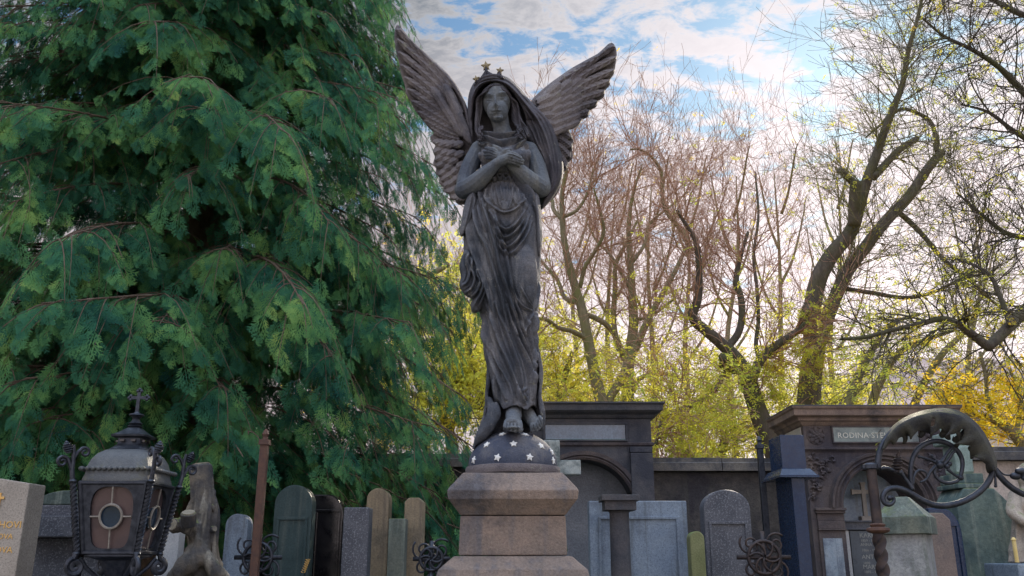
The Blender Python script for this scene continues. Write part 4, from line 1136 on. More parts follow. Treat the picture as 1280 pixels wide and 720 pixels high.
# rustic tree-trunk cross in stone
rock = stone('rustic_stone', (.10, .095, .09), (.24, .205, .16), (.05, .055, .07), 3.5, .85, moss=(.17, .20, .08), streak=(.40, .38, .33), bstr=.6)
Yt = 5.0
T = lambda x, y, d=0.: P(x, y, Yt + d)
mb = MB()
def ch(pts, rad, s=10):
    chain(mb, [T(*p) for p in pts], rad, s)
ch([(256, 900, .1), (256, 780), (256, 735), (254, 700), (253, 668), (256, 640), (254, 622)], [.20, .17, .12, .085, .078, .078, .070], 14)
ch([(255, 628), (246, 631), (240, 641), (240, 656), (245, 672), (249, 690)], [.050, .046, .042, .042, .045, .05])
ch([(247, 666, -.05), (236, 658, -.09), (226, 656, -.11), (220, 657, -.11)], [.055, .050, .046, .044])
ch([(236, 658, -.10), (235.5, 652, -.12)], [.042, .038])
ch([(246, 668, -.08), (252, 690, -.10), (264, 708, -.10), (276, 726, -.08), (284, 770)], [.032, .040, .050, .05, .05])
ch([(246, 690, -.08), (236, 706, -.12), (222, 722, -.10), (214, 760)], [.06, .06, .055, .05])
v, f, nr = remesh(mb, .009, 2)
# bark furrows running along the stem
ang = np.arctan2(v[:, 1] - Yt, v[:, 0] - T(255, 660)[0])
fur = np.sin(ang * 11 + 2.0 * vnoise(v, 5.0, 9) + v[:, 2] * 3) * .007 - np.abs(vnoise(v * [1, 1, .25], 26.0, 5)) * .014
v = v + nr * (fur + vnoise(v, 7.0, 2) * .010)[:, None]
r = thing('trunk_cross', 'weathered stone grave marker carved as a broken tree trunk, right of the lantern', 'grave monument', T(262, 760))
MB().add(v, f).build('trunk', rock, r, smooth=True)
cut = stone('cut_stone', (.26, .235, .19), (.38, .34, .27), (.15, .14, .125), 9, .85, bstr=.4)
def log(a, b_2, ra, rb):
    a, b_2 = np.array(a), np.array(b_2)
    MB().tube([a, a + (b_2 - a) * .94, b_2], [ra, rb, rb * .86], 9).build('sawn_stub', rock, r, bevel=.003)
    d = (b_2 - a) / np.linalg.norm(b_2 - a)
    MB().tube([b_2 - d * .004, b_2 + d * .005], [rb * .80, rb * .78], 16).build('cut_face', cut, r)
log(T(253.5, 628), T(250.5, 581), .066, .064)
log(T(235.5, 657, -.12), T(235.5, 641, -.15), .040, .042)
log(T(224, 657, -.11), T(216, 656, -.15), .040, .036)
log(T(262, 664, -.02), T(268, 661, -.05), .022, .018)
mb = MB(); mb.tube([T(261, 590, -.01), T(261.5, 630, -.02), T(262.5, 690, -.04)], [.010, .012, .012], 7); mb.tube([T(262, 630, -.02), T(266, 634, -.04), T(266.5, 640, -.04)], [.010, .012, .004], 7); mb.build('carved_vine', rock, r, smooth=True)
# posts
iron_rust = metal('rusty_iron', (.085, .05, .045), (.15, .085, .065), .7, .3)
iron = metal('wrought_iron', (.035, .042, .060), (.075, .085, .11), .42, .75)
iron_brown = metal('brown_iron', (.035, .032, .040), (.085, .065, .062), .5, .6)
def post(px, pt, Y, hw, mat, label):
    x, z = float(P(px, pt, Y)[0]), z_at(pt, Y)
    r = thing('iron_post', label, 'post', (x, Y, 0))
    MB().box((x, Y, (z - .09) / 2), (2 * hw, 2 * hw, z - .09)).build('shaft', mat, r, bevel=.003)
    MB().box((x, Y, z - .075), (2 * hw + .012, 2 * hw + .012, .028)).lathe([(hw * .9, 0), (hw * .7, .03), (hw * .95, .045), (hw * .5, .066), (.002, .075)], (x, Y, z - .075), 10).build('finial', mat, r)
post(332.5, 536, 4.9, .021, iron_rust, 'rusty square iron post standing before the conifer, left of the angel')
post(948.5, 545, 6.3, .020, iron, 'thin dark iron post beside the blue granite pillar')

# dark polished blue pillar
Yp = 5.9
X = lambda px, py=560: x_at(px, py, Yp); Z = lambda py: z_at(py, Yp)
r = thing('granite_pillar', 'polished dark blue granite pillar stone left of the arched tomb', 'grave pillar', (X(990), Yp + .12, 0))
dp = .27
MB().box(((X(976) + X(1006)) / 2, Yp + dp / 2, (Z(543.5) + Z(586)) / 2), (X(1006) - X(976), dp, Z(543.5) - Z(586))).build('shaft', granite_blue, r, bevel=.003)
mb = MB(); xm = (X(976) + X(1006)) / 2; hw = X(1018, 586) - xm; z2 = Z(586)
mb.add([(xm - hw, Yp - .09, z2 - .06), (xm + hw, Yp - .09, z2 - .06), (xm + hw, Yp + .36, z2 - .06), (xm - hw, Yp + .36, z2 - .06), (xm - hw * .72, Yp - .03, z2 - .001), (xm + hw * .72, Yp - .03, z2 - .001), (xm + hw * .72, Yp + .30, z2 - .001), (xm - hw * .72, Yp + .30, z2 - .001)],
       [(3, 2, 1, 0), (4, 5, 6, 7), (0, 1, 5, 4), (1, 2, 6, 5), (2, 3, 7, 6), (3, 0, 4, 7)])
z3 = Z(595); mb.box((xm, Yp + .135, (z2 - .061 + z3) / 2), (2 * hw - .004, .446, z2 - .061 - z3)); h3 = X(1012, 700) - xm; mb.box((xm, Yp + .135, (z3 - .001) / 2), (2 * h3, .36, z3 - .001)); mb.box((xm, Yp + .135, .15), (2 * hw + .05, .5, .3)); mb.build('plinth', granite_blue, r, bevel=.003)

# right: gabled rotated stele
Ys = 5.3
r = thing('gabled_stele', 'pale streaked stone stele with mossy pointed cap, set at an angle behind the iron post', 'gravestone', P(1133, 700, Ys + .16) * [1, 1, 0])
xm, ym = float(P(1131, 650, Ys + .16)[0]), Ys + .16
cs, sn = math.cos(R(-34)), math.sin(R(-34)); hb = .148
def rotp(x, y): return (xm + x * cs - y * sn, ym + x * sn + y * cs)
def rbox(mb, h0, h1, z0, z1):
    V = [(*rotp(sx * h0, sy * h0), z0) for sx, sy in ((-1, -1), (1, -1), (1, 1), (-1, 1))] + [(*rotp(sx * h1, sy * h1), z1) for sx, sy in ((-1, -1), (1, -1), (1, 1), (-1, 1))]
    mb.add(V, [(3, 2, 1, 0), (4, 5, 6, 7), (0, 1, 5, 4), (1, 2, 6, 5), (2, 3, 7, 6), (3, 0, 4, 7)])
zc0, zc1, zc2 = z_at(667, Ys), z_at(646, Ys), z_at(619, Ys)
mb = MB(); rbox(mb, hb, hb, zc0, zc1); rbox(mb, hb - .001, .035, zc1 + .0005, zc2); mb.build('cap', moss_gr, r, bevel=.004)
mb = MB(); rbox(mb, hb * .86, hb * .80, .3, zc0 - .001); rbox(mb, hb * 1.2, hb * 1.2, 0, .3); mb.build('shaft', pale_streak, r, bevel=.006)
# brown block stone beside it
Yb = 5.75
r = headstone(1150, 1187, 641, Yb, brown_st, 'brown sandstone gravestone between the pointed stele and a dark blue slab', 'clipped', .22)
headstone(1160, 1198, 635, 6.1, granite_blue, 'dark blue polished gravestone with a curved right shoulder', 'shoulder', .12)
# mossy green stele with a cross
Ym = 6.2
X = lambda px, py=620: x_at(px, py, Ym); Z = lambda py: z_at(py, Ym)
r = thing('cross_stele', 'tall green streaked stone stele topped by a pale stone cross', 'gravestone', (X(1230), Ym + .15, 0))
MB().prism([(X(1197, 700), 0), (X(1268, 700), 0), (X(1268, 634), Z(634)), (X(1243, 612), Z(610)), (X(1205, 612), Z(610)), (X(1197, 634), Z(628))], Ym, Ym + .34).build('stele', green_st, r, bevel=.012)
MB().box(((X(1200) + X(1240)) / 2, Ym + .17, (Z(604) + Z(610)) / 2), (X(1240) - X(1200), .32, Z(604) - Z(610))).box(((X(1203) + X(1237)) / 2, Ym + .17, (Z(590.5) + Z(604)) / 2), (X(1237) - X(1203), .26, Z(590.5) - Z(604) - .002)).build('step', green_st, r, bevel=.008)
MB().box(((X(1208) + X(1231)) / 2, Ym + .17, (Z(554) + Z(590)) / 2), (X(1231) - X(1208), .17, Z(554) - Z(590) - .002)).box(((X(1196) + X(1243)) / 2, Ym + .17, (Z(538.5) + Z(554)) / 2), (X(1243) - X(1196), .165, Z(538.5) - Z(554))).box(((X(1208) + X(1229)) / 2, Ym + .17, (Z(522) + Z(538.5)) / 2 + .001), (X(1229) - X(1208), .17, Z(522) - Z(538.5))).build('cross', stone('cross_stone', (.26, .36, .38), (.36, .44, .43), (.18, .25, .24), 5, .85, bstr=.35, moss=(.2, .24, .1)), r, bevel=.014)

# draped mourning figure at the right edge
Yf = 6.0
Fg = lambda x, y, d=0.: P(x, y, Yf + d)
fig_mat = stone('figure_stone', (.30, .26, .23), (.40, .35, .30), (.20, .19, .18), 6, .85, streak=(.15, .14, .14), moss=(.16, .19, .08), bstr=.4)
r = thing('mourner_statue', 'weathered stone figure in long drapery on a blue plinth, at the right edge', 'statue', Fg(1288, 704) * [1, 1, 1])
mb = MB()
rows2 = [(608, 8, .08), (616, 17, .11), (630, 20, .13), (650, 19, .13), (670, 20, .14), (690, 24, .16), (704, 26, .17)]
th = np.arange(40) * 2 * PI / 40; V = []
yy_ = np.arange(608, 705, 3.)
for y in yy_:
    hw_ = np.interp(y, [q[0] for q in rows2], [q[1] for q in rows2]); dd = np.interp(y, [q[0] for q in rows2], [q[2] for q in rows2])
    amp = 1 + .10 * np.sin(th * 9 + y * .045) + .05 * np.sin(th * 17 - y * .03)
    V.append(Fg(1286 + hw_ * np.cos(th) * amp, y, -dd * np.sin(th) * amp))
V = np.array(V); F = []
for i in range(len(yy_) - 1):
    for j in range(40): F.append((i * 40 + j, (i + 1) * 40 + j, (i + 1) * 40 + (j + 1) % 40, i * 40 + (j + 1) % 40))
F.append(tuple(range(40))[::-1]); F.append(tuple((len(yy_) - 1) * 40 + j for j in range(40)))
mb.add(V.reshape(-1, 3), F)
mb.sphere(Fg(1286, 597, -.03), (.07, .08, .095), 16, 12); chain(mb, [Fg(1286, 604), Fg(1286, 614)], [.045, .06])
chain(mb, [Fg(1270, 620, -.02), Fg(1268, 640, -.08), Fg(1280, 652, -.17)], [.05, .045, .035]); chain(mb, [Fg(1302, 620, -.02), Fg(1306, 640, -.08), Fg(1294, 650, -.17)], [.05, .045, .035])
v, f, nr = remesh(mb, .010, 1)
MB().add(v + nr * (vnoise(v, 14.0, 5) * .008)[:, None], f).build('draped_figure', fig_mat, r, smooth=True)
x_, z_ = float(Fg(1288, 704)[0]), z_at(704, Yf)
tag(MB().box((x_, Yf, z_ / 2), (.40, .42, z_ - .002)).box((x_, Yf, .1), (.5, .5, .2)).build('plinth', granite_pale, bevel=.01, origin=(x_, Yf, 0)), 'pale blue granite plinth under the draped stone figure, at the right edge', 'plinth')
mb = MB(); mb.lathe([(.012, 0), (.012, .13), (.016, .135), (.005, .15)], Fg(1271.5, 703, -.26), 10)
tag(mb.build('candle', stone('candle_wax', (.72, .55, .22), (.78, .62, .3), None, 20, .5), origin=tuple(Fg(1271.5, 703, -.26))), 'thin yellow candle before the draped figure on the pale plinth', 'candle')
x_, z_ = float(Fg(1271.5, 703, -.26)[0]), z_at(703, Yf - .26)

# light cross gravestone seen past the half globe
Yx = 6.4
X = lambda px, py=570: x_at(px, py, Yx); Z = lambda py: z_at(py, Yx)
r = thing('cross_gravestone', 'pale blue grey stone cross just behind the right side of the half globe', 'grave cross', (X(687), Yx, 0))
MB().box(((X(675) + X(699.5)) / 2, Yx, (Z(551.5) + .4) / 2), (X(699.5) - X(675), .12, Z(551.5) - .4)).box(((X(650) + X(725)) / 2, Yx + .001, (Z(576) + Z(594)) / 2), (X(725) - X(650), .115, Z(576) - Z(594))).build('cross', stone('mottled_marble', (.30, .36, .38), (.46, .50, .50), (.12, .15, .16), 12, .7, bstr=.3), r, bevel=.008)
MB().box(((X(675) + X(699.5)) / 2, Yx, .2), (.5, .4, .4)).build('base', granite_dark, r, bevel=.01)

# rows of lower gravestones between the plots
headstone(283, 311, 642, 5.6, granite_pale, 'narrow grey blue granite gravestone right of the trunk cross', 'round', .12)
r = headstone(345, 392, 606, 5.8, teal_st, 'dark teal gravestone with a small gilded leaf', 'segment', .12)
mb = MB(); a0 = P(379, 716, 5.79)
for k_ in range(7):
    for s_ in (-1, 1):
        c_ = a0 + np.array([.004 * k_ , 0, .012 * k_])
        mb.sphere(c_ + [s_ * .008, 0, .004], (.009, .003, .004), 8, 5, rot=[[math.cos(.6 * s_), 0, -math.sin(.6 * s_)], [0, 1, 0], [math.sin(.6 * s_), 0, math.cos(.6 * s_)]])
mb.tube([a0 - [.004, 0, .012], a0 + [.026, 0, .085]], .002, 5)
mb.build('gilded_leaf', gold, r.children[0])
headstone(392, 431, 618, 6.2, black_gr, 'black polished gravestone right of the teal one', 'shoulder', .14)
headstone(430, 462, 634, 5.5, granite_dark, 'dark speckled granite gravestone with flat top, left of the beige one', 'flat', .14)
headstone(459, 487, 610, 6.0, beige_st, 'beige sandstone gravestone with rounded top', 'round', .16)
headstone(486, 507, 648, 5.7, moss_gr, 'narrow mossy grey green gravestone between two beige stones', 'flat', .14)
headstone(506, 529, 622, 5.9, beige_st, 'slim beige pillar gravestone nearest the angel pedestal', 'clipped', .18)
headstone(736, 858, 626, 6.0, granite_pale, 'wide pale blue granite gravestone right of the angel pedestal', 'flat', .12)
r = thing('stone_column', 'short dark stone column before the wide pale blue gravestone', 'column', (x_at(776, 640, 5.6), 5.6, 0))
c_ = (x_at(776, 700, 5.6), 5.6, 0); zt = z_at(612, 5.6)
MB().lathe([(.085, .25), (.08, .3), (.066, .34), (.060, zt - .14), (.07, zt - .13)], c_, 24).build('shaft', tomb_dark, r, smooth='auto')
MB().box((c_[0], c_[1], zt - .10), (.19, .19, .055)).box((c_[0], c_[1], zt - .055), (.23, .23, .034)).build('capital', tomb_dark, r, bevel=.004)
MB().box((c_[0], c_[1], .125), (.3, .3, .25)).build('base', tomb_dark, r, bevel=.008)
headstone(862, 880, 664, 5.6, olive_st, 'narrow olive mossy gravestone between the wide pale and speckled dark ones', 'round', .12)
headstone(878, 936, 612, 5.9, granite_dark, 'speckled dark granite gravestone left of the ornate iron grave cross', 'segment', .14)
# ---------------------------------------------------------------- lantern
YL = 4.2
def Lp(x, y, d=0.): return P(x, y, YL + d)
fl, fr_ = Lp(100, 602), Lp(185, 602); wt = (fr_[0] - fl[0]) / 2; xl_ = (fl[0] + fr_[0]) / 2
zt_ = fl[2]; zb_ = Lp(111, 692)[2]; wb = (Lp(176, 692)[0] - Lp(111, 692)[0]) / 2
cy = YL + wt
LC = np.array([xl_, cy, 0.])
lant = thing('grave_lantern', 'ornate dark iron cemetery lantern with tapering glass sides and a cross finial', 'lantern', (xl_, cy, zb_ - .14))
dome_mat = stone('lantern_roof_metal', (.05, .06, .08), (.10, .11, .12), (.14, .14, .08), 7, .55, bstr=.3, spec=.5)
glass_m, nt, b, out = newmat('frosted_glass')
v = coords(nt); cc = mixc(nt, noise(nt, v, 9, 5, .7), (.085, .065, .08), (.22, .145, .14)); cc = mixc(nt, ramp(nt, noise(nt, v, 3.5, 3, .6), [(.4, (0,)), (.7, (1,))]), cc, (.06, .06, .085))
nt.links.new(cc, b.inputs['Base Color']); b.inputs['Roughness'].default_value = .35; b.inputs['Transmission Weight'].default_value = .35; bump(nt, b, noise(nt, v, 60, 3), .2, .003)
dark_glass = stone('dark_glass', (.015, .035, .07), (.025, .05, .09), None, 4, .15, bstr=.02, spec=.8)
def side_pts(k):
    """local frame of side k: function (u -1..1, s 0..1, out) -> world"""
    a = k * PI / 2; c, s_ = math.cos(a), math.sin(a)
    def f(u, q, o=0.):
        w_ = wb + (wt - wb) * q; x, y = u * w_, -w_ - o
        return LC + np.array([x * c - y * s_, x * s_ + y * c, zb_ + (zt_ - zb_) * q])
    return f
for k in range(4):
    f_ = side_pts(k)
    mb = MB()
    g0 = [f_(-.93, .03, -.012), f_(.93, .03, -.012), f_(.93, .97, -.012), f_(-.93, .97, -.012)]
    g1 = [f_(-.93, .03, -.018), f_(.93, .03, -.018), f_(.93, .97, -.018), f_(-.93, .97, -.018)]
    mb.add(g0 + g1, [(0, 1, 2, 3), (7, 6, 5, 4), (0, 4, 5, 1), (1, 5, 6, 2), (2, 6, 7, 3), (3, 7, 4, 0)])
    mb.build('glass_pane', glass_m, lant)
    # cast frame: plate with an oval opening
    mb = MB(); n_ = 48; V = []
    for i in range(n_):
        a = 2 * PI * i / n_; ca, sa = math.cos(a), math.sin(a)
        sc = 1 / max(abs(ca), abs(sa)); 
        e = .60 if sa > 0 else .38; ey = .72 if sa > 0 else .38
        V.append(f_(.70 * np.sign(ca) * abs(ca) ** e, .5 + .43 * np.sign(sa) * abs(sa) ** ey, .004)); V.append(f_(ca * sc, .5 + .5 * sa * sc, .004))
        V.append(f_(.70 * np.sign(ca) * abs(ca) ** e, .5 + .43 * np.sign(sa) * abs(sa) ** ey, -.011)); V.append(f_(ca * sc, .5 + .5 * sa * sc, -.011))
    F = []
    for i in range(n_):
        a = 4 * i; c_ = 4 * ((i + 1) % n_)
        F += [(a, a + 1, c_ + 1, c_), (a + 2, a, c_, c_ + 2), (a + 1, a + 3, c_ + 3, c_ + 1), (a + 3, a + 2, c_ + 2, c_ + 3)]
    mb.add(V, F)
    for u in (-.97, .97): mb.tube([f_(u, 0, .006), f_(u, 1, .006)], .009, 6)
    for q in (.015, .985): mb.tube([f_(-1, q, .006), f_(1, q, .006)], .009, 6)
    fr2 = mb.build('panel_frame', iron, lant)
    mb = MB(); ring = [f_(.37 * math.cos(a), .51 + .165 * math.sin(a), .008) for a in np.linspace(0, 2 * PI, 33)]
    mb.tube(ring, .0062, 6, False)
    for pth in ([(0, .675), (0, .93)], [(0, .345), (0, .07)], [(.37, .51), (.69, .51)], [(-.37, .51), (-.69, .51)]): mb.tube([f_(u, q, .006) for u, q in pth], .0042, 6)
    mb.build('tracery', metal('worn_lead', (.22, .21, .20), (.34, .32, .30), .5, .5) if k == 0 else bpy.data.materials['worn_lead'], lant)
    mb = MB(); c0 = f_(0, .51, -.002); V = [f_(.36 * math.cos(a), .51 + .16 * math.sin(a), -.003) for a in np.linspace(0, 2 * PI, 33)[:-1]]
    V2 = [f_(.36 * math.cos(a), .51 + .16 * math.sin(a), -.009) for a in np.linspace(0, 2 * PI, 33)[:-1]]
    mb.add(V + V2, [tuple(range(32)), tuple(range(63, 31, -1))] + [(i, 32 + i, 32 + (i + 1) % 32, (i + 1) % 32) for i in range(32)])
    mb.build('medallion', dark_glass, lant)
def sqp(prof, c, mb):      # rounded square mouldings
    n_ = 32; V = []
    for h_, z in prof:
        for i in range(n_):
            a = 2 * PI * i / n_ + PI / 4; ca, sa = math.cos(a), math.sin(a); e = 7.
            r_ = h_ / (abs(ca) ** e + abs(sa) ** e) ** (1 / e); V.append((r_ * ca, r_ * sa, z))
    m_ = len(prof); F = [tuple(range(n_))[::-1], tuple((m_ - 1) * n_ + j for j in range(n_))]
    for i in range(m_ - 1):
        for j in range(n_): F.append((i * n_ + j, i * n_ + (j + 1) % n_, (i + 1) * n_ + (j + 1) % n_, (i + 1) * n_ + j))
    mb.add(np.array(V) + c, F)
zof = lambda py, d=0.: float(P(150, py, YL + d)[2])
zf = zof(605)
mb = MB(); sqp([(wt * 1.0, zt_ - .006), (wt * 1.06, zt_ + .0), (wt * 1.07, zt_ + .012), (wt * 1.02, zt_ + .035), (wt * 1.0, zt_ + .055), (wt * 1.03, zt_ + .062), (wt * .99, zt_ + .075), (wt * .93, zt_ + .105), (wt * .80, zt_ + .135), (wt * .62, zt_ + .155), (wt * .52, zt_ + .160)], LC, mb)
roof = mb.build('roof', dome_mat, lant, smooth='auto')
mb = MB()
for k in range(4):
    for i in range(13):
        u = -0.95 + 1.9 * i / 12; a = k * PI / 2; w_ = wt * 1.035; x, y = u * w_, -w_
        mb.sphere(LC + [x * math.cos(a) - y * math.sin(a), x * math.sin(a) + y * math.cos(a), zt_ + .060], .0115, 8, 6)
mb.build('beading', dome_mat, roof, smooth=True)
mb = MB(); zr = zt_ + .160
sqp([(wt * .56, zr), (wt * .50, zr + .008), (wt * .40, zr + .022), (wt * .37, zr + .030), (wt * .37, zr + .056), (wt * .54, zr + .062), (wt * .55, zr + .070), (wt * .40, zr + .082), (wt * .22, zr + .105), (wt * .16, zr + .112), (wt * .20, zr + .118), (wt * .12, zr + .125)], LC, mb)
mb.lathe([(.020, zr + .12), (.034, zr + .132), (.022, zr + .14), (.016, zr + .155), (.022, zr + .165), (.036, zr + .172), (.034, zr + .178), (.016, zr + .182), (.010, zr + .19)], LC, 20)
tur = mb.build('roof_turret', iron, roof, smooth='auto')
mb = MB()
for k in range(4):
    for u in (-.17, .17):
        a = k * PI / 2; x, y = u * wt, -wt * .372
        mb.box(LC + [x * math.cos(a) - y * math.sin(a), x * math.sin(a) + y * math.cos(a), zr + .043], (.022, .022, .010))
mb.build('vent', black_gr, roof)
mb = MB(); zc = zr + .188
mb.box(LC + [0, 0, zc + .05], (.016, .010, .10)); mb.box(LC + [0, 0, zc + .072], (.074, .0095, .015))
for dx, dz in ((0, .105), (-.040, .072), (.040, .072)):
    for q in range(3):
        a = {0: PI / 2, -1: PI, 1: 0}[int(np.sign(dx))] + (q - 1) * 1.5
        mb.sphere(LC + [dx + .009 * math.cos(a), 0, zc + dz + .009 * math.sin(a)], (.0085, .006, .0085), 8, 6)
mb.build('cross', iron, lant, smooth='auto')
# twisted corner bars with curling tops and feet
def spiral(c, r0, r1, a0, turns, n_=26):
    t_ = np.linspace(0, 1, n_); a = a0 + turns * 2 * PI * t_; r_ = r0 + (r1 - r0) * t_
    return [(c[0] + r_[i] * math.cos(a[i]), c[1] + r_[i] * math.sin(a[i])) for i in range(n_)]
def cone_bud(mb, c, ax, L, r0):
    ax = np.array(ax, float); ax /= np.linalg.norm(ax); c = np.array(c, float); p, q = [], []
    n_ = 26
    for i in range(n_):
        s_ = i / (n_ - 1); p.append(c + ax * L * s_); q.append(r0 * (math.sin(PI * min(s_ * .9 + .12, 1)) ** .8) * (1 + .20 * math.sin(s_ * 2 * PI * 6)))
    mb.tube(p, q, 12)
for k in range(4):
    ang = PI / 4 + k * PI / 2; o = np.array([math.cos(ang), math.sin(ang), 0]) * math.sqrt(2)
    o = np.array([np.sign(math.cos(ang)), np.sign(math.sin(ang)), 0.]); dn = o / math.sqrt(2)
    n_ = 64; path = []; 
    for i in range(n_):
        s_ = i / (n_ - 1); w_ = wb + (wt - wb) * s_
        path.append(LC + o * w_ + dn * (.028 + .004 * s_) + [0, 0, zb_ + (zt_ - zb_) * s_])
    mb = MB(); mb.tube(path, .0125, 8, twist=.42, poly=[1.25, .8] * 4)
    bar = mb.build('corner_bar', iron, lant, smooth=False)
    top = path[-1]
    mb = MB()
    stem = smooth_curve([top, top + dn * .010 + [0, 0, .05], top + dn * .012 + [0, 0, .12], top + dn * .02 + [0, 0, .165]], 5); mb.tube(stem, np.linspace(.012, .008, len(stem)), 8)
    def pl(uv): return [top + dn * u + np.array([0, 0, z]) for u, z in uv]
    mb.tube(pl([(.012, .05)] + [(.03, .085)] + spiral((.058, .085), .026, .006, PI * .8, -1.35)), np.linspace(.009, .005, 28), 7)
    mb.tube(pl([(.012, .10), (-.005, .135)] + spiral((-.036, .135), .024, .006, .3, 1.3)), np.linspace(.008, .005, 28), 7)
    mb.sphere(top, (.018, .018, .012), 10, 6)
    mb.build('scroll_finial', iron, bar, smooth='auto')
    mb = MB(); cone_bud(mb, top + dn * .035 + [0, 0, .125], dn * .35 + [0, 0, 1], .062, .020); mb.build('cone_bud', iron, bar, smooth='auto')
    mb = MB(); lo = path[0]
    def pb(uv): return [lo + dn * u + np.array([0, 0, z]) for u, z in uv]
    mb.tube(pb([(0, 0), (.008, -.025)] + spiral((.0, -.058), .036, .008, PI * .35, -1.7, 34)), np.linspace(.012, .007, 36), 8, sx=1.5)
    mb.sphere(lo, (.018, .018, .012), 10, 6)
    mb.tube(pb([(-.02, -.02), (-.05, -.06), (-.10, -.10), (-.13, -.16)]), .010, 7)
    mb.build('scroll_foot', iron, bar, smooth='auto')
mb = MB(); sqp([(wb * 1.02, zb_ - .016), (wb * 1.06, zb_ - .012), (wb * 1.06, zb_ - .002), (wb * .98, zb_)], LC, mb); sqp([(wb * .25, zb_ - .14), (wb * .42, zb_ - .08), (wb * .6, zb_ - .03), (wb * .9, zb_ - .017)], LC, mb)
mb.build('floor_plate', iron, lant, smooth='auto')
# stone stand below
zs = zb_ - .14
r = thing('lantern_stand', 'stone pillar stand carrying the iron lantern, just below the frame', 'pillar', (xl_, cy, 0))
sq(MB(), [(.16, zs - .10), (.20, zs - .06), (.20, zs - .01), (.19, zs - .001)], (xl_, cy, 0)).build('cap', granite_dark, r, bevel=.005)
sq(MB(), [(.22, 0), (.22, .3), (.155, .34), (.15, zs - .101)], (xl_, cy, 0)).build('shaft', granite_dark, r, bevel=.006)

# ---------------------------------------------------------------- iron scrollwork grave cross at the right
YI = 4.25
I = lambda x, y, d=0.: P(x, y, YI + d)
def itube(mb, pts, rad, d=0., sides=9, n_=6):
    c = smooth_curve(pts, n_); t_ = np.linspace(0, 1, len(c))
    r_ = np.interp(t_, np.linspace(0, 1, len(np.atleast_1d(rad))), np.atleast_1d(rad)) if np.ndim(rad) else np.full(len(c), rad)
    dd = d if np.ndim(d) == 0 else np.interp(t_, np.linspace(0, 1, len(d)), d)
    mb.tube(I(c[:, 0], c[:, 1], dd), r_, sides)
ic = thing('iron_scroll_cross', 'wrought iron grave ornament with an acanthus leaf arch, wheel and scrolls on a twisted post', 'grave ornament', I(1095, 720) * [1, 1, 0])
xp, yp = float(I(1095, 640)[0]), YI
zz_ = lambda py: float(I(1095, py)[2])
mb = MB()
mb.tube([(xp, yp, zz_(664) + .0), (xp, yp, zz_(587))], .0235, 14)
tw = [(xp, yp, z) for z in np.linspace(1.0, zz_(667), 60)]
mb.tube(tw, .026, 8, twist=.30, poly=[1.2, .82] * 4)
mb.box((xp, yp, .5), (.07, .07, 1.0))
mb.build('post', iron_brown, ic, smooth='auto')
mb = MB(); mb.lathe([(.026, 0), (.045, .006), (.052, .014), (.050, .024), (.030, .030), (.036, .040), (.026, .046)], (xp, yp, zz_(667)), 20); mb.build('collar', iron_rust, ic, smooth='auto')
mb = MB(); mb.lathe([(.022, 0), (.034, .004), (.034, .022), (.024, .03)], (xp, yp, zz_(587)), 18); mb.box((xp - .005, yp, zz_(583.5)), (.075, .024, .016)); mb.build('collar', iron, ic, smooth='auto')
mb = MB()
itube(mb, [(1097.5, 586), (1097.5, 576), (1100, 563), (1107, 549), (1117, 538), (1130, 530)], [.0150, .0150, .0145, .013, .012, .009]); mb.build('stem', iron, ic, smooth=True)
mb = MB()
itube(mb, [(1241, 583), (1240, 592), (1235, 603), (1224, 615), (1208, 625), (1190, 631), (1172, 632), (1156, 627), (1142, 619), (1130, 612.5), (1118, 610), (1108, 613), (1103.5, 621), (1106, 629), (1113, 630.5), (1117.5, 626), (1116, 621.5), (1112, 622.5)],
      [.010, .0145, .0145, .0145, .0145, .014, .0125, .011, .008, .009], d=[0, 0, 0, -.01, -.02, -.02])
mb.sphere(I(1112, 622.5, -.02), .013, 10, 8)
mb.build('scroll', iron, ic, smooth=True)
mb = MB(); itube(mb, [(1241, 583), (1248, 593), (1258, 604), (1270, 613), (1284, 619), (1300, 620), (1315, 612)], [.010, .014, .0145, .0145, .013, .012]); 
itube(mb, [(1246, 585), (1255, 593), (1266, 594)], [.004, .004, .004])
mb.build('scroll', iron, ic, smooth=True)
mb = MB(); c0 = I(1275, 595, -.02)
for k in range(5):
    a = -.5 + k * .5; mb.sphere(c0 + [.03 * math.cos(a), -.012, .022 * math.sin(a)], (.030, .020, .016), 10, 7)
mb.sphere(c0 + [-.02, 0, 0], (.028, .02, .018), 10, 7); mb.build('bud', iron, ic, smooth=True)
mb = MB()
wh = [(1141, 613), (1138.5, 600), (1138.5, 585), (1142, 570), (1150, 559), (1162, 552.5), (1175, 551.5), (1188, 556), (1198, 565), (1203, 577), (1202, 590), (1199, 598)]
itube(mb, wh, [.009, .0115, .0125, .0125, .0125, .0115, .010, .009], d=.02); mb.sphere(I(1201, 597, .02), .014, 10, 8)
itube(mb, [(1141, 606), (1143, 594), (1149, 588), (1157, 590), (1160, 597)], [.008, .007, .006, .004], d=.02)
itube(mb, [(1203, 588), (1199, 599), (1190, 603.5), (1180, 603), (1172, 598), (1168, 590), (1172, 582)], [.006, .008, .009, .008, .006], d=.025)
itube(mb, [(1174, 580), (1180, 573), (1185, 565), (1191, 559)], [.010, .008, .008], d=.02); itube(mb, [(1178, 582), (1186, 574), (1191, 566), (1196, 563)], [.008, .007, .007], d=.02)
itube(mb, [(1184, 586), (1191, 592), (1199, 597)], [.009, .006, .006], d=.02); itube(mb, [(1172, 579), (1163, 575), (1150, 571)], [.008, .006, .006], d=.02); itube(mb, [(1170, 582), (1163, 590), (1158, 599), (1150, 603)], [.008, .007, .004], d=.02)
itube(mb, [(1176, 582), (1170, 575), (1164, 571)], [.005, .005, .004], d=.02)
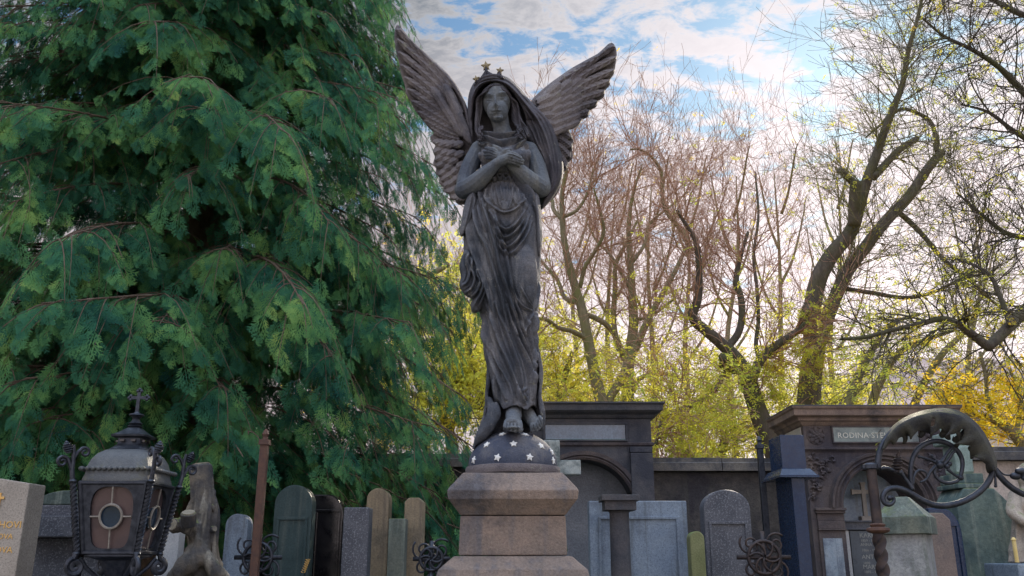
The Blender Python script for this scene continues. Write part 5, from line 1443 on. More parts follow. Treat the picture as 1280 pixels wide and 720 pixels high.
for x, y, q in ((1175, 581, .020), (1184, 583, .014), (1187, 580, .012), (1169, 577, .010), (1149, 571, .009), (1165, 570, .008)): mb.sphere(I(x, y, .02), q, 10, 7)
mb.build('wheel_scroll', iron, ic, smooth=True)
mb = MB(); itube(mb, [(1141, 612), (1136, 604), (1130, 596), (1125, 588)], [.009, .008, .008, .010]); itube(mb, [(1100, 586), (1108, 585), (1118, 588), (1126, 591)], [.010, .009, .010, .012]); mb.build('stem', iron, ic, smooth=True)
mb = MB()
for i, (y, q) in enumerate([(589, .017), (585, .023), (581, .025), (577.5, .024), (574.3, .020), (571.5, .015), (568.5, .010), (565.5, .006)]):
    c = I(1121.5 + (i % 2) * .6 - (y - 577) * .12, y); mb.lathe([(q * .4, -.008), (q * .9, -.006), (q, -.001), (q * .8, .004), (q * .3, .009)], c, 14)
mb.build('cone_bud', iron_brown, ic, smooth='auto')
mb = MB(); itube(mb, [(1243, 585), (1244, 596), (1244.5, 606)], [.006, .005, .006]); mb.sphere(I(1244.5, 607.5), .008, 8, 6); mb.build('pendant', iron, ic, smooth=True)
# the big acanthus leaf: a curved sheet of metal with torn lobes
leaf_m = stone('leaf_iron', (.022, .024, .030), (.060, .060, .048), (.010, .012, .022), 9, .8, moss=(.075, .08, .035), bstr=.5, spec=.4)
cl = smooth_curve([(1104, 562), (1111, 546), (1122, 534), (1138, 524.5), (1157, 518.5), (1178, 516.5), (1197, 520), (1213, 530), (1225, 544), (1234, 560), (1241, 577), (1244, 588)], 10)
nL = len(cl); tL = np.linspace(0, 1, nL); tg = np.gradient(cl, axis=0); tg /= np.linalg.norm(tg, axis=1)[:, None]; nrm2 = np.stack([-tg[:, 1], tg[:, 0]], 1)   # points to the inside of the arch
wid_in = np.interp(tL, [0, .06, .15, .3, .5, .7, .85, 1], [2, 7, 18, 26, 32, 34, 22, 5]); wid_out = np.interp(tL, [0, .1, .5, .9, 1], [1.5, 4, 6, 5, 1.5])
lob = .58 + .42 * np.abs(np.sin(tL * PI * 6.5 + .3)) ** .7
nw = 20; V = []; 
for i in range(nL):
    for j in range(nw):
        s_ = j / (nw - 1) * 2 - 1
        off = wid_in[i] * lob[i] * s_ if s_ > 0 else wid_out[i] * s_
        p2 = cl[i] + nrm2[i] * off
        p2 = p2 + tg[i] * (max(s_, 0) ** 1.5 * 6 * math.sin(tL[i] * PI * 13 + .5))
        dpt = -.055 * math.cos(s_ * 1.6) + .03 * max(s_, 0) ** 2 * math.sin(tL[i] * PI * 6.5 * 2) + .055 * max(-s_, 0) - .02 * max(s_, 0)
        V.append(I(p2[0], p2[1], dpt))
V = np.array(V); F = []
for i in range(nL - 1):
    for j in range(nw - 1):
        ti = tL[i]; s_ = j / (nw - 1) * 2 - 1
        if any(math.hypot((ti - a_) / ra_, (s_ - b_) / rb_) < 1 for a_, b_, ra_, rb_ in ((.40, .35, .016, .22), (.62, .55, .014, .2))): continue
        F.append((i * nw + j, i * nw + j + 1, (i + 1) * nw + j + 1, (i + 1) * nw + j))
lf = MB().add(V, F).build('acanthus_leaf', leaf_m, ic, smooth=True)
m_ = lf.modifiers.new('thickness', 'SOLIDIFY'); m_.thickness = .006; m_.offset = 0
for i0, ln, rr, sg in ((18, 20, .016, 1), (34, 24, .020, 1), (52, 28, .024, 1), (70, 28, .022, 1), (86, 20, .016, 1)):
    c = cl[min(i0, nL - 1)]; n2 = nrm2[min(i0, nL - 1)]; t2 = tg[min(i0, nL - 1)]
    pts = [c + n2 * 3, c + n2 * ln * .4 + t2 * 3, c + n2 * ln * .8 + t2 * 2, c + n2 * ln * 1.0 - t2 * 3, c + n2 * ln * .92 - t2 * 6]
    q = smooth_curve(pts, 5); tt = np.linspace(0, 1, len(q))
    MB().tube(I(q[:, 0], q[:, 1], -.03 + .04 * tt), rr * np.sin(PI * (tt * .75 + .22)), 8, sx=.55).build('curled_lobe', leaf_m, ic, smooth=True)

# smaller ornate iron crosses among the graves, their tops only
def ringcross(px, pt, Y, rr, label, mat):
    x, z = x_at(px, pt, Y), z_at(pt, Y)
    r = thing('iron_grave_cross', label, 'grave cross', (x, Y, 0))
    MB().tube([(x, Y, 0), (x, Y, z)], .014, 8).tube([(x - rr * 1.7, Y, z - rr * 1.6), (x + rr * 1.7, Y, z - rr * 1.6)], .012, 8).build('cross', mat, r, smooth=True)
    mb = MB(); c = (x, z - rr * 1.6)
    mb.tube([(c[0] + rr * math.cos(a), Y - .01, c[1] + rr * math.sin(a)) for a in np.linspace(0, 2 * PI, 33)], .010, 8, False)
    for k in range(6):
        a = k * PI / 3
        mb.tube([(c[0] + rr * s_ * math.cos(a + s_), Y - .014, c[1] + rr * s_ * math.sin(a + s_)) for s_ in np.linspace(.1, 1, 9)], .007, 6)
    mb.build('rosette_ring', mat, r, smooth=True)
    mb = MB()
    for k in range(4):
        a = k * PI / 2 + PI / 4
        mb.tube([(c[0] + rr * 1.15 * math.cos(a) + u, Y, c[1] + rr * 1.15 * math.sin(a) + w_) for u, w_ in spiral((0, 0), .06, .012, a, 1.4)], .006, 6)
    mb.build('scrollwork', mat, r, smooth=True)
ringcross(325, 668, 5.0, .075, 'black iron grave cross with a ring rosette beside the narrow grey stone', iron)
ringcross(540, 676, 5.1, .06, 'small scrolled iron grave cross left of the angel pedestal', iron)
ringcross(952, 664, 5.0, .085, 'ornate brown iron grave cross left of the blue granite pillar', iron_brown)
# ---------------------------------------------------------------- vegetation
def fast_mesh(name, V, Q, mat, parent, smooth=False):
    """V (n,3) world, Q (m,4) quads"""
    me = bpy.data.meshes.new(name)
    V = (np.asarray(V) - rootloc(parent)).astype(np.float32); Q = np.asarray(Q, np.int32)
    me.vertices.add(len(V)); me.vertices.foreach_set('co', V.ravel())
    me.loops.add(Q.size); me.loops.foreach_set('vertex_index', Q.ravel())
    me.polygons.add(len(Q)); me.polygons.foreach_set('loop_start', np.arange(len(Q), dtype=np.int32) * 4)
    if smooth: me.polygons.foreach_set('use_smooth', np.ones(len(Q), bool))
    me.update(calc_edges=True)
    me.materials.append(mat)
    o = bpy.data.objects.new(name, me); COL.objects.link(o)
    if parent is not None: o.parent = parent
    return o
def unit(v): return v / (np.linalg.norm(v, axis=-1, keepdims=True) + 1e-9)
def batch_tubes(paths, radii, sides=3):
    """paths (M,N,3), radii (M,N)"""
    p = np.asarray(paths); M_, N_ = p.shape[:2]
    t = unit(np.gradient(p, axis=1))
    ref = np.where(np.abs(t[:, :1, 2:3]) > .9, np.array([1., 0, 0]), np.array([0, 0, 1.]))
    a = unit(np.cross(t, np.broadcast_to(ref, t.shape))); b = np.cross(t, a)
    th = np.arange(sides) * 2 * PI / sides
    V = p[:, :, None] + radii[:, :, None, None] * (np.cos(th)[:, None] * a[:, :, None] + np.sin(th)[:, None] * b[:, :, None])
    idx = np.arange(M_ * N_ * sides).reshape(M_, N_, sides); nx = np.roll(idx, -1, 2)
    Q = np.stack([idx[:, :-1], nx[:, :-1], nx[:, 1:], idx[:, 1:]], -1).reshape(-1, 4)
    return V.reshape(-1, 3), Q
def leaf_mat(name, stops, trans, scale=1.2, rough=.6, fine=9, spec=.25):
    m, nt, b, out = newmat(name); v = coords(nt)
    f1 = noise(nt, v, scale, 3, .6); f2 = noise(nt, v, fine, 2, .8)
    ad = N(nt, 'ShaderNodeMath', operation='MULTIPLY_ADD'); nt.links.new(f2, ad.inputs[0]); ad.inputs[1].default_value = .5; nt.links.new(f1, ad.inputs[2])
    c = ramp(nt, ad.outputs[0], stops)
    nt.links.new(c, b.inputs['Base Color']); b.inputs['Roughness'].default_value = rough; b.inputs['Specular IOR Level'].default_value = spec
    tr = N(nt, 'ShaderNodeBsdfTranslucent'); nt.links.new(c, tr.inputs[0])
    mx = N(nt, 'ShaderNodeMixShader'); mx.inputs[0].default_value = trans
    nt.links.new(b.outputs[0], mx.inputs[1]); nt.links.new(tr.outputs[0], mx.inputs[2]); nt.links.new(mx.outputs[0], out.inputs[0])
    return m
def bark(name, c1, c2, moss=None, sc=6):
    m, nt, b, out = newmat(name); v = coords(nt, (1, 1, .35))
    c = mixc(nt, ramp(nt, noise(nt, v, sc * 3, 6, .7, .5), [(.35, (0,)), (.65, (1,))]), c1, c2)
    if moss: c = mixc(nt, ramp(nt, noise(nt, coords(nt, off=(4, 4, 4)), sc * .5, 5, .7), [(.45, (0,)), (.62, (.85,))]), c, moss)
    nt.links.new(c, b.inputs['Base Color']); b.inputs['Roughness'].default_value = .9
    bump(nt, b, noise(nt, v, sc * 6, 5, .7, .4), .8, .03); return m

# ---- the big conifer
g_rng = np.random.default_rng(21)
needle = leaf_mat('conifer_foliage', [(.52, (.020, .088, .078)), (.71, (.050, .175, .102)), (.85, (.13, .31, .115)), (1.0, (.28, .43, .13))], .34, 2.6, .9, 5, .04)
con_bark = bark('conifer_bark', (.10, .065, .05), (.19, .14, .11))
def spray_template():
    """flat fan of scale leaves in the x (length) / y (width) plane, unit length"""
    V = []; Q = []
    def blade(p, d, L, w, zt=0.):
        d = np.array(d, float); d /= np.linalg.norm(d); s_ = np.array([-d[1], d[0]])
        p = np.array(p, float); i = len(V)
        droop = lambda q: -.10 * (q @ q) - .25 * abs(q[1]) ** 1.5
        for q in (p, p + d * L * .45 + s_ * w, p + d * L, p + d * L * .45 - s_ * w): V.append((q[0], q[1], droop(q)))
        Q.append((i, i + 1, i + 2, i + 3))
    blade((0, 0), (1, 0), 1.0, .014)
    gq = np.random.default_rng(2)
    for i in range(6):
        t = .08 + .145 * i
        for s_ in (-1, 1):
            L = (.44 * math.sin(PI * min(.34 + .66 * t, 1)) ** .8 + .05) * (.75 + .5 * gq.random())
            tt = t + (.07 if s_ > 0 else 0); an = .72 - .25 * t + gq.normal() * .08
            d = np.array([math.cos(an), s_ * math.sin(an)])
            p = np.array([tt, 0]); blade(p, d, L, .021)
            for j in range(3):
                q = p + d * L * (.22 + .24 * j); a_ = .62; ll = L * (.40 - .07 * j)
                for sg in (-1, 1):
                    if gq.random() < .12: continue
                    blade(q, (d[0] * math.cos(a_) - sg * d[1] * math.sin(a_), sg * d[0] * math.sin(a_) + d[1] * math.cos(a_)), ll, .017)
    return np.array(V), np.array(Q)
TV, TQ = spray_template()
def place_sprays(pos, dirs, ups, size):
    """instances written out as real faces"""
    x = unit(dirs); y = unit(np.cross(ups, x)); z = np.cross(x, y)
    V = pos[:, None] + size[:, None, None] * (TV[None, :, :1] * x[:, None] + TV[None, :, 1:2] * y[:, None] + TV[None, :, 2:] * z[:, None])
    Q = TQ[None] + (np.arange(len(pos)) * len(TV))[:, None, None]
    return V.reshape(-1, 3), Q.reshape(-1, 4)
def conifer(cx, cy, H, rad, zlow, nprim, label, dens=1.0, seed=1, face=None):
    g = np.random.default_rng(seed)
    r = thing('conifer_tree', label, 'tree', (cx, cy, 0))
    mb = MB(); zs_ = np.linspace(0, H, 14); mb.tube(np.stack([cx + .05 * np.sin(zs_), cy + .05 * np.cos(zs_ * 1.3), zs_], 1), .30 * (1 - zs_ / H) ** .8 + .012, 10)
    mb.build('trunk', con_bark, r, smooth=True)
    P1 = []; R1 = []; P2 = []; R2 = []; sp, sd_, su, ss = [], [], [], []
    for i in range(nprim):
        z0 = zlow + (H - zlow - .3) * ((i + .5) / nprim) ** 1.05
        az = i * 2.39996 + g.normal() * .12
        R0 = rad(z0) * (1 - .30 * (i % 3 == 0) * g.random()) * (1 + .28 * max(0., -math.cos(az))) * (1 + g.normal() * .085) * (1 + .09 * math.sin(3 * az + z0 * 1.1))
        if face is not None:      # thin out the side nobody sees
            if math.cos(az - face) < -.25 and g.random() < .45: continue
        n_ = 10; t = np.linspace(0, 1, n_)
        wob = g.normal() * .12
        rise = .55 * t - (.85 + .55 * g.random()) * t ** 2 + .18 * t ** 4
        z0 += g.normal() * .32; aa = az + wob * t ** 2
        p = np.stack([cx + np.cos(aa) * R0 * t, cy + np.sin(aa) * R0 * t, z0 + R0 * .55 * rise], 1)
        keep = not (p[-1][2] < 2.15 and math.sin(az) < .4)
        if keep: P1.append(p); keep and R1.append(.018 * (1 - t) * (R0 / 2.4) + .003)
        tang = unit(np.gradient(p, axis=0))
        m_ = int(27 * dens * max(.4, R0 / 2.4))
        for k in range(m_):
            tt = .12 + .88 * ((k + g.random() * .6) / m_) ** .75
            if tt > 1: continue
            q = np.array([np.interp(tt, t, p[:, c]) for c in range(3)]); tg_ = np.array([np.interp(tt, t, tang[:, c]) for c in range(3)])
            sgn = 1 if k % 2 else -1
            side = np.cross(np.array([0, 0, 1.]), tg_); side /= np.linalg.norm(side)
            L = (.50 * (1 - tt) + .30) * (.6 + .8 * g.random()) * min(1, R0 / 1.6)
            an = .85 - .35 * tt + g.normal() * .38
            d0 = tg_ * math.cos(an) + side * sgn * math.sin(an)
            u = np.linspace(0, 1, 5)[:, None]
            s2 = q + d0 * L * u + np.array([0, 0, 1.]) * (L * (.42 * g.random() - .10) * u - L * (.55 + .5 * g.random()) * u * u)
            if s2[-1][1] < 6.4 and s2[-1][2] < 2.08: continue
            if s2[-1][1] > 7.9 and s2[-1][2] < 2.5: continue
            P2.append(s2); R2.append(.004 * (1 - u[:, 0]) + .0015)
            d2 = unit(np.gradient(s2, axis=0))
            ns_ = max(2, int(L / .06))
            for a_ in range(ns_):
                v_ = .05 + .95 * (a_ + .6) / ns_
                c = np.array([np.interp(v_, u[:, 0], s2[:, e]) for e in range(3)]); e_ = d2[min(int(v_ * 5), 4)]
                sg = 1 if a_ % 2 else -1; sd2 = np.cross(np.array([0, 0, 1.]), e_); sd2 /= np.linalg.norm(sd2) + 1e-9
                an2 = .75 + g.normal() * .2 if a_ < ns_ - 1 else g.normal() * .2
                dd = e_ * math.cos(an2) + sd2 * sg * math.sin(an2) + np.array([0, 0, -.50 - .45 * g.random()])
                sp.append(c); sd_.append(dd); su.append(np.array([0, 0, .75]) + g.normal(size=3) * .30 + .75 * np.array([math.cos(az), math.sin(az), 0])); ss.append(.09 + .13 * g.random() ** 1.3)
    V1, Q1 = batch_tubes(np.array(P1), np.array(R1), 5); V2, Q2 = batch_tubes(np.array(P2), np.array(R2), 3)
    fast_mesh('branches', np.concatenate([V1, V2]), np.concatenate([Q1, Q2 + len(V1)]), con_bark, r, True)
    V, Q = place_sprays(np.array(sp), np.array(sd_), np.array(su), np.array(ss))
    fast_mesh('crown', V, Q, needle, r)
    print('conifer sprays', len(sp), 'faces', len(Q))
    return r
cxx = float(P(232, 560, 7.3)[0])
conifer(cxx, 7.3, 11.2, lambda z: float(np.interp(z, [0, 1.5, 3, 4.5, 5.5, 7, 9, 11.2], [2.35, 2.45, 2.36, 2.14, 1.92, 1.66, 1.2, .1])), 1.4, 520,
        'huge dense green conifer with drooping flat sprays filling the left side', seed=5, face=-PI / 2)

# ---- bare and yellowing trees beyond the wall
twig_red = bark('red_twig_bark', (.36, .19, .15), (.48, .31, .22), sc=2)
bark_olive = bark('olive_bark', (.16, .14, .085), (.28, .24, .16), (.20, .21, .07), 4)
bark_dark = bark('dark_bark', (.055, .047, .042), (.12, .10, .085), (.085, .09, .04), 4)
bark_grey = bark('grey_bark', (.07, .06, .052), (.15, .13, .11), (.10, .10, .05), 4)
leaf_yel = leaf_mat('yellow_leaves', [(.45, (.42, .52, .09)), (.65, (.60, .63, .10)), (.85, (.76, .68, .11)), (1.05, (.76, .54, .11))], .66, .7)
leaf_grn = leaf_mat('green_yellow_leaves', [(.45, (.24, .34, .07)), (.65, (.46, .52, .08)), (.85, (.64, .60, .08)), (1.05, (.64, .44, .08))], .60, .8)
leaf_or = leaf_mat('amber_leaves', [(.45, (.66, .62, .05)), (.7, (.88, .70, .05)), (1.0, (.90, .56, .05))], .6, .8)

def limb(pts, rads, Y, dY=0.):
    """traced limb: points in photo pixels, radii in pixels, depth from Y to Y+dY"""
    c = smooth_curve(pts, 5); t = np.linspace(0, 1, len(c)); r_ = np.interp(t, np.linspace(0, 1, len(rads)), rads)
    y_ = Y + dY * t ** 1.2
    return P(c[:, 0], c[:, 1], y_), r_ * Y * 1.04 / FPX
class Grow:
    def __init__(s, seed): s.g = np.random.default_rng(seed); s.tw = {}; s.tips = []
    def twig(s, p, d, L, r0, up=.25, curl=.18, n=7, level=0, kids=(5, 4), spread=.8, kl=.5, vis=None):
        g = s.g; pts = [p]; d = d / np.linalg.norm(d); st = L / (n - 1); bend = g.normal(size=3) * curl
        for i in range(n - 1):
            d = d + bend * .35 + g.normal(size=3) * curl * .5 + np.array([0, 0, up]) * .3; d /= np.linalg.norm(d)
            pts.append(pts[-1] + d * st)
        pts = np.array(pts); rr = r0 * (1 - .80 * np.linspace(0, 1, n))
        s.tw.setdefault(n, []).append((pts, rr)); s.tips.append((pts, level))
        if level < len(kids):
            for k in range(kids[level]):
                i = 1 + int(g.random() * (n - 2)); dd = pts[min(i + 1, n - 1)] - pts[i - 1]; dd /= np.linalg.norm(dd)
                a = g.normal(size=3); a -= dd * (a @ dd); a /= np.linalg.norm(a)
                an = spread * (.6 + .6 * g.random()); nd = dd * math.cos(an) + a * math.sin(an)
                s.twig(pts[i], nd, L * kl * (.6 + .7 * g.random()), rr[i] * .62, up, curl, max(n - 2, 4), level + 1, kids, spread, kl)
    def along(s, path, rad, cnt, L, up=.3, t0=.2, t1=1., kids=(5, 3), spread=.9, curl=.16, r0=None, kl=.5, bias=None):
        g = s.g; N_ = len(path)
        for k in range(cnt):
            t = t0 + (t1 - t0) * g.random(); i = min(int(t * (N_ - 1)), N_ - 2)
            p = path[i] + (path[i + 1] - path[i]) * (t * (N_ - 1) - i); d = unit(path[i + 1] - path[i])
            a = g.normal(size=3); a[1] *= .8; 
            if bias is not None: a = a + np.array(bias)
            a -= d * (a @ d); a /= np.linalg.norm(a) + 1e-9
            an = spread * (.7 + .5 * g.random())
            s.twig(p, d * math.cos(an) + a * math.sin(an), L * (.5 + g.random()), (r0 or min(rad[i] * .5, .011)) * (.7 + .5 * g.random()), up, curl, 8, 0, kids, .7, kl)
    def mesh(s, name, mat, par, sides=3):
        V, Q, o = [], [], 0
        for n, lst in s.tw.items():
            v, q = batch_tubes(np.array([a for a, _ in lst]), np.maximum(np.array([b_ for _, b_ in lst]), .0028), sides); V.append(v); Q.append(q + o); o += len(v)
        fast_mesh(name, np.concatenate(V), np.concatenate(Q), mat, par, True)
        return sum(len(l) for l in s.tw.values())
def leaflets(pos, g, size=.035, n=9, spread=.09, aspect=.45):
    """compound leaves: a drooping stalk with paired leaflets, all as real faces"""
    K = len(pos); ax = g.normal(size=(K, 3)); ax[:, 2] -= .5; ax = unit(ax)
    up = unit(np.array([0, 0, 1.]) + g.normal(size=(K, 3)) * .5); sd = unit(np.cross(up, ax)); 
    Vs = []
    for j in range(n):
        t = (j // 2 + .6) / (n / 2); sg = 1 if j % 2 else -1
        if j == n - 1: base = pos + ax * spread * 1.15; d = ax
        else: base = pos + ax * spread * t; d = unit(sd * sg + ax * .55 + g.normal(size=(K, 3)) * .2)
        nr = unit(np.cross(d, up) + g.normal(size=(K, 3)) * .35); w_ = size * aspect * .5
        s_ = size * (.75 + .5 * g.random(size=(K, 1)))
        Vs.append(np.stack([base, base + d * s_ * .5 + nr * w_, base + d * s_, base + d * s_ * .5 - nr * w_], 1))
    V = np.concatenate(Vs).reshape(-1, 3); Q = np.arange(len(V)).reshape(-1, 4)
    return V, Q
def tree(name, label, limbs, base, mat, grow, leaf=None, group='bare and yellowing trees beyond the cemetery wall', twig_mat=None):
    r = thing(name, label, 'tree', base, group)
    mb = MB()
    for path, rad in limbs: mb.tube(path, rad, 9)
    mb.build('trunk', mat, r, smooth=True)
    grow.mesh('branches', twig_mat or mat, r)
    if leaf is not None and len(leaf[0]):
        fast_mesh('crown', leaf[0], leaf[1], leaf[2], r)
    return r
def leaf_points(grow, g, dens, test, maxn=9000, levels=(1, 2, 3), jit=.05):
    out = []
    for pts, lv in grow.tips:
        if lv not in levels: continue
        x, y = pix(pts)
        for i in range(1, len(pts)):
            if g.random() < dens * test(x[i], y[i]): out.append(pts[i] + g.normal(size=3) * jit)
    out = np.array(out) if out else np.zeros((0, 3))
    if len(out) > maxn: out = out[g.permutation(len(out))[:maxn]]
    return out
def low_ramp(y0, y1): return lambda x, y: float(np.clip((y - y0) / (y1 - y0), 0, 1)) ** 1.5

# slim forked tree just right of the angel
Y = 13.0
L1 = limb([(757, 620), (756, 560), (753, 510), (744, 470), (735, 425), (727, 385), (714, 342), (706, 305), (703, 272), (703, 240), (709, 205), (706, 175)], [11, 9, 8, 7, 6.5, 6, 5, 4.2, 3.6, 3, 2, 1.2], Y)
L2 = limb([(736, 425), (715, 414), (698, 410), (684, 400), (668, 396), (655, 380)], [3.4, 3, 2.6, 2, 1.5], Y, -1)
L3 = limb([(725, 380), (706, 372), (697, 350), (680, 330), (668, 312)], [3, 2.8, 2.2, 1.2], Y, .8)
L4 = limb([(703, 275), (692, 262), (690, 250), (678, 245), (665, 240)], [3, 2.6, 2, 1.3], Y, .5)
L5 = limb([(729, 392), (745, 398), (760, 408), (772, 425), (780, 450)], [3.2, 3.4, 3.4, 3.6], Y, .3)
L6 = limb([(755, 520), (764, 495), (776, 476), (786, 452), (797, 430), (810, 400), (828, 368), (846, 335), (858, 308)], [5, 5.5, 5.5, 5.5, 5, 4.4, 3.6, 3, 2.4], Y, .3)
L7 = limb([(725, 360), (731, 335), (745, 312), (755, 290), (750, 262), (742, 235)], [3, 2.6, 2.2, 1.6, 1], Y, -.5)
L8 = limb([(703, 272), (722, 262), (735, 240), (741, 215), (752, 190)], [2.6, 2, 1.6, 1], Y, .4)
G = Grow(3)
for pth, rd, c in ((L1, 0, 34), (L2, 0, 10), (L3, 0, 12), (L4, 0, 8), (L6, 0, 14), (L7, 0, 14), (L8, 0, 12)):
    G.along(pth[0], pth[1], c, 1.1, up=.22, t0=.35, kids=(6, 3), spread=.95, curl=.26)
g = np.random.default_rng(4); lp = leaf_points(G, g, .20, low_ramp(330, 520))
tree('autumn_tree', 'slim forked tree with olive bark just right of the angel', [L1, L2, L3, L4, L5, L6, L7, L8], P(757, 690, Y) * [1, 1, 0], bark_olive, G, (*leaflets(lp, g), leaf_grn), twig_mat=twig_red)

Y = 14.5
L1 = limb([(792, 640), (789, 570), (787, 520), (784, 480), (787, 445), (792, 405), (790, 365), (788, 325), (786, 280), (792, 240), (803, 205)], [11, 9.5, 8.5, 7.5, 7, 6.2, 5.2, 4, 3, 2, 1.2], Y)
L2 = limb([(786, 452), (772, 430), (767, 400), (769, 360), (770, 330), (785, 300), (797, 275)], [4.5, 4, 3.6, 3, 2.4, 1.6], Y, .6)
L3 = limb([(791, 490), (797, 475), (815, 468), (838, 468), (856, 478)], [3.6, 3, 2.6, 1.8], Y, -.8)
L4 = limb([(792, 400), (812, 396), (828, 385), (845, 372)], [2.4, 2, 1.4], Y, -.5)
L5 = limb([(864, 314), (852, 288), (834, 266), (828, 245), (826, 214), (814, 196), (800, 187), (788, 187)], [4.4, 3.6, 3, 2.8, 2.3, 1.8, 1.5, 1], Y, -.6)
L6 = limb([(790, 365), (776, 340), (762, 318), (745, 300), (735, 280)], [2.6, 2.2, 1.6, 1], Y, .5)
L7 = limb([(789, 330), (806, 305), (812, 280), (838, 258), (860, 240)], [2.6, 2.2, 1.6, 1], Y, .5)
G = Grow(8)
for pth, c in ((L1, 34), (L2, 16), (L3, 8), (L5, 18), (L6, 14), (L7, 16)): G.along(pth[0], pth[1], c, 1.3, up=.22, t0=.3, kids=(6, 3), spread=.95, curl=.26)
g = np.random.default_rng(5); lp = leaf_points(G, g, .20, low_ramp(360, 520))
tree('autumn_tree', 'tall tree with several upright stems rising above the middle tomb', [L1, L2, L3, L4, L5, L6, L7], P(792, 690, Y) * [1, 1, 0], bark_olive, G, (*leaflets(lp, g), leaf_grn), twig_mat=twig_red)

# dark pollarded tree
Y = 11.2
L1 = limb([(1000, 700), (985, 620), (972, 575), (958, 542), (946, 510), (938, 485), (930, 462)], [18, 16, 13.5, 12, 11, 10.5, 9.5], Y)
L2 = limb([(934, 468), (918, 446), (900, 428), (882, 413), (869, 402), (866, 391), (872, 376), (874, 352), (873, 325), (869, 300), (858, 282), (846, 262)], [9.5, 8.5, 7.5, 6.8, 6.5, 6, 5, 4.4, 3.8, 3.2, 2.6, 2], Y, -.4)
L3 = limb([(908, 436), (922, 418), (927, 398), (926, 372), (920, 350), (926, 320), (935, 290)], [4.8, 4.6, 4.4, 4.2, 4, 2.8, 2], Y, .4)
L4 = limb([(938, 480), (948, 455), (962, 438), (982, 424), (1002, 410), (1018, 395)], [7, 6, 5.5, 4.8, 4.2, 3], Y, .3)
L5 = limb([(926, 462), (905, 468), (896, 485), (876, 500), (850, 512), (832, 520), (823, 540), (820, 556)], [4, 3.4, 3, 2.6, 2.2, 1.8], Y, -1.2)
L6 = limb([(950, 455), (945, 430), (948, 400), (946, 360), (942, 320), (948, 270), (944, 215)], [3, 2.6, 2.4, 2.2, 1.8, 1.2], Y, .6)
L7 = limb([(915, 462), (908, 455), (904, 446)], [8, 9, 6], Y, -.3)
G = Grow(12)
for pth, c in ((L2, 40), (L3, 20), (L4, 22), (L5, 16), (L6, 16)): G.along(pth[0], pth[1], c, 1.15, up=.30, t0=.25, kids=(5, 3), spread=.95, curl=.24)
g = np.random.default_rng(6); lp = leaf_points(G, g, .30, lambda x, y: low_ramp(330, 480)(x, y) + .04)
# hanging leafy sprays below the crotch
G2 = Grow(13)
for pth, c in ((L1, 14), (L5, 24), (L4, 12)): G2.along(pth[0], pth[1], c, 1.0, up=-.10, t0=.35, kids=(5, 3), spread=1.1)
lp2 = leaf_points(G2, g, .55, lambda x, y: 1. if y > 430 else .3)
for n_, l_ in G2.tw.items(): G.tw.setdefault(n_, []).extend(l_)
tree('autumn_tree', 'dark pollarded tree with a swollen crotch and long upright shoots beside the arched tomb', [L1, L2, L3, L4, L5, L6, L7], P(1000, 700, Y) * [1, 1, 0], bark_dark, G, (*leaflets(np.concatenate([lp, lp2]), g, .045, 11, .13), leaf_grn), twig_mat=twig_red)

# large forked tree behind the arched tomb
Y = 12.4
L1 = limb([(1000, 700), (1004, 620), (1007, 560), (1010, 512), (1013, 470), (1018, 435), (1026, 405)], [19, 17, 15.5, 14.5, 13.5, 13, 11], Y)
L2 = limb([(1018, 440), (1014, 400), (1022, 352), (1040, 318), (1062, 292), (1073, 262), (1082, 230), (1095, 195), (1105, 165), (1118, 132), (1128, 105), (1136, 60), (1150, 10), (1160, -60)], [11.5, 11, 10.5, 9.5, 8.5, 7.2, 6.5, 5.6, 4.8, 4, 3.2, 2.4, 1.6], Y, -.6)
L3 = limb([(1028, 412), (1044, 372), (1058, 342), (1078, 314), (1106, 278), (1136, 246), (1156, 216), (1177, 190)], [9, 8.5, 8, 8, 7.6, 7.2, 6.4, 6], Y, .6)
L4 = limb([(1171, 190), (1170, 172), (1163, 152), (1148, 142), (1128, 136), (1112, 146), (1096, 160), (1082, 172)], [3.2, 3, 2.6, 2.4, 2.2, 1.8, 1.2], Y + .6, .4)
L5 = limb([(1092, 222), (1108, 204), (1126, 186), (1146, 173)], [5, 5, 4.6, 4.2], Y - .3, .5)
L6 = limb([(1068, 282), (1068, 255), (1070, 226)], [8, 8, 7.5], Y - .4, -.2); L6b = limb([(1070, 232), (1060, 222), (1049, 212)], [5, 4.6, 4.2], Y - .5, -.2)
L7 = limb([(1018, 425), (1008, 405), (1010, 385)], [9, 8.5, 7.5], Y, -.5)
L8 = limb([(1120, 262), (1150, 290), (1180, 325), (1215, 352), (1245, 380), (1290, 400)], [3.6, 3.2, 2.6, 2, 1.4], Y + .5, .8)
L9 = limb([(1050, 360), (1090, 366), (1130, 372), (1165, 366), (1200, 350), (1240, 340)], [3, 2.8, 2.4, 1.8, 1.2], Y + .2, -1)
G = Grow(17)
for pth, c, t0 in ((L2, 70, .25), (L3, 46, .2), (L4, 14, .2), (L5, 8, .3), (L8, 18, .2), (L9, 18, .2), (L6b, 5, .5)): G.along(pth[0], pth[1], c, 1.25, up=.22, t0=t0, kids=(6, 3), spread=.95, curl=.2)
g = np.random.default_rng(7); lp = leaf_points(G, g, .12, lambda x, y: .30 + low_ramp(300, 470)(x, y))
G2 = Grow(19); G2.along(L1[0], L1[1], 10, .8, up=-.05, t0=.3, kids=(5, 3), spread=1.2)
lp2 = leaf_points(G2, g, .5, lambda x, y: 1.)
for n_, l_ in G2.tw.items(): G.tw.setdefault(n_, []).extend(l_)
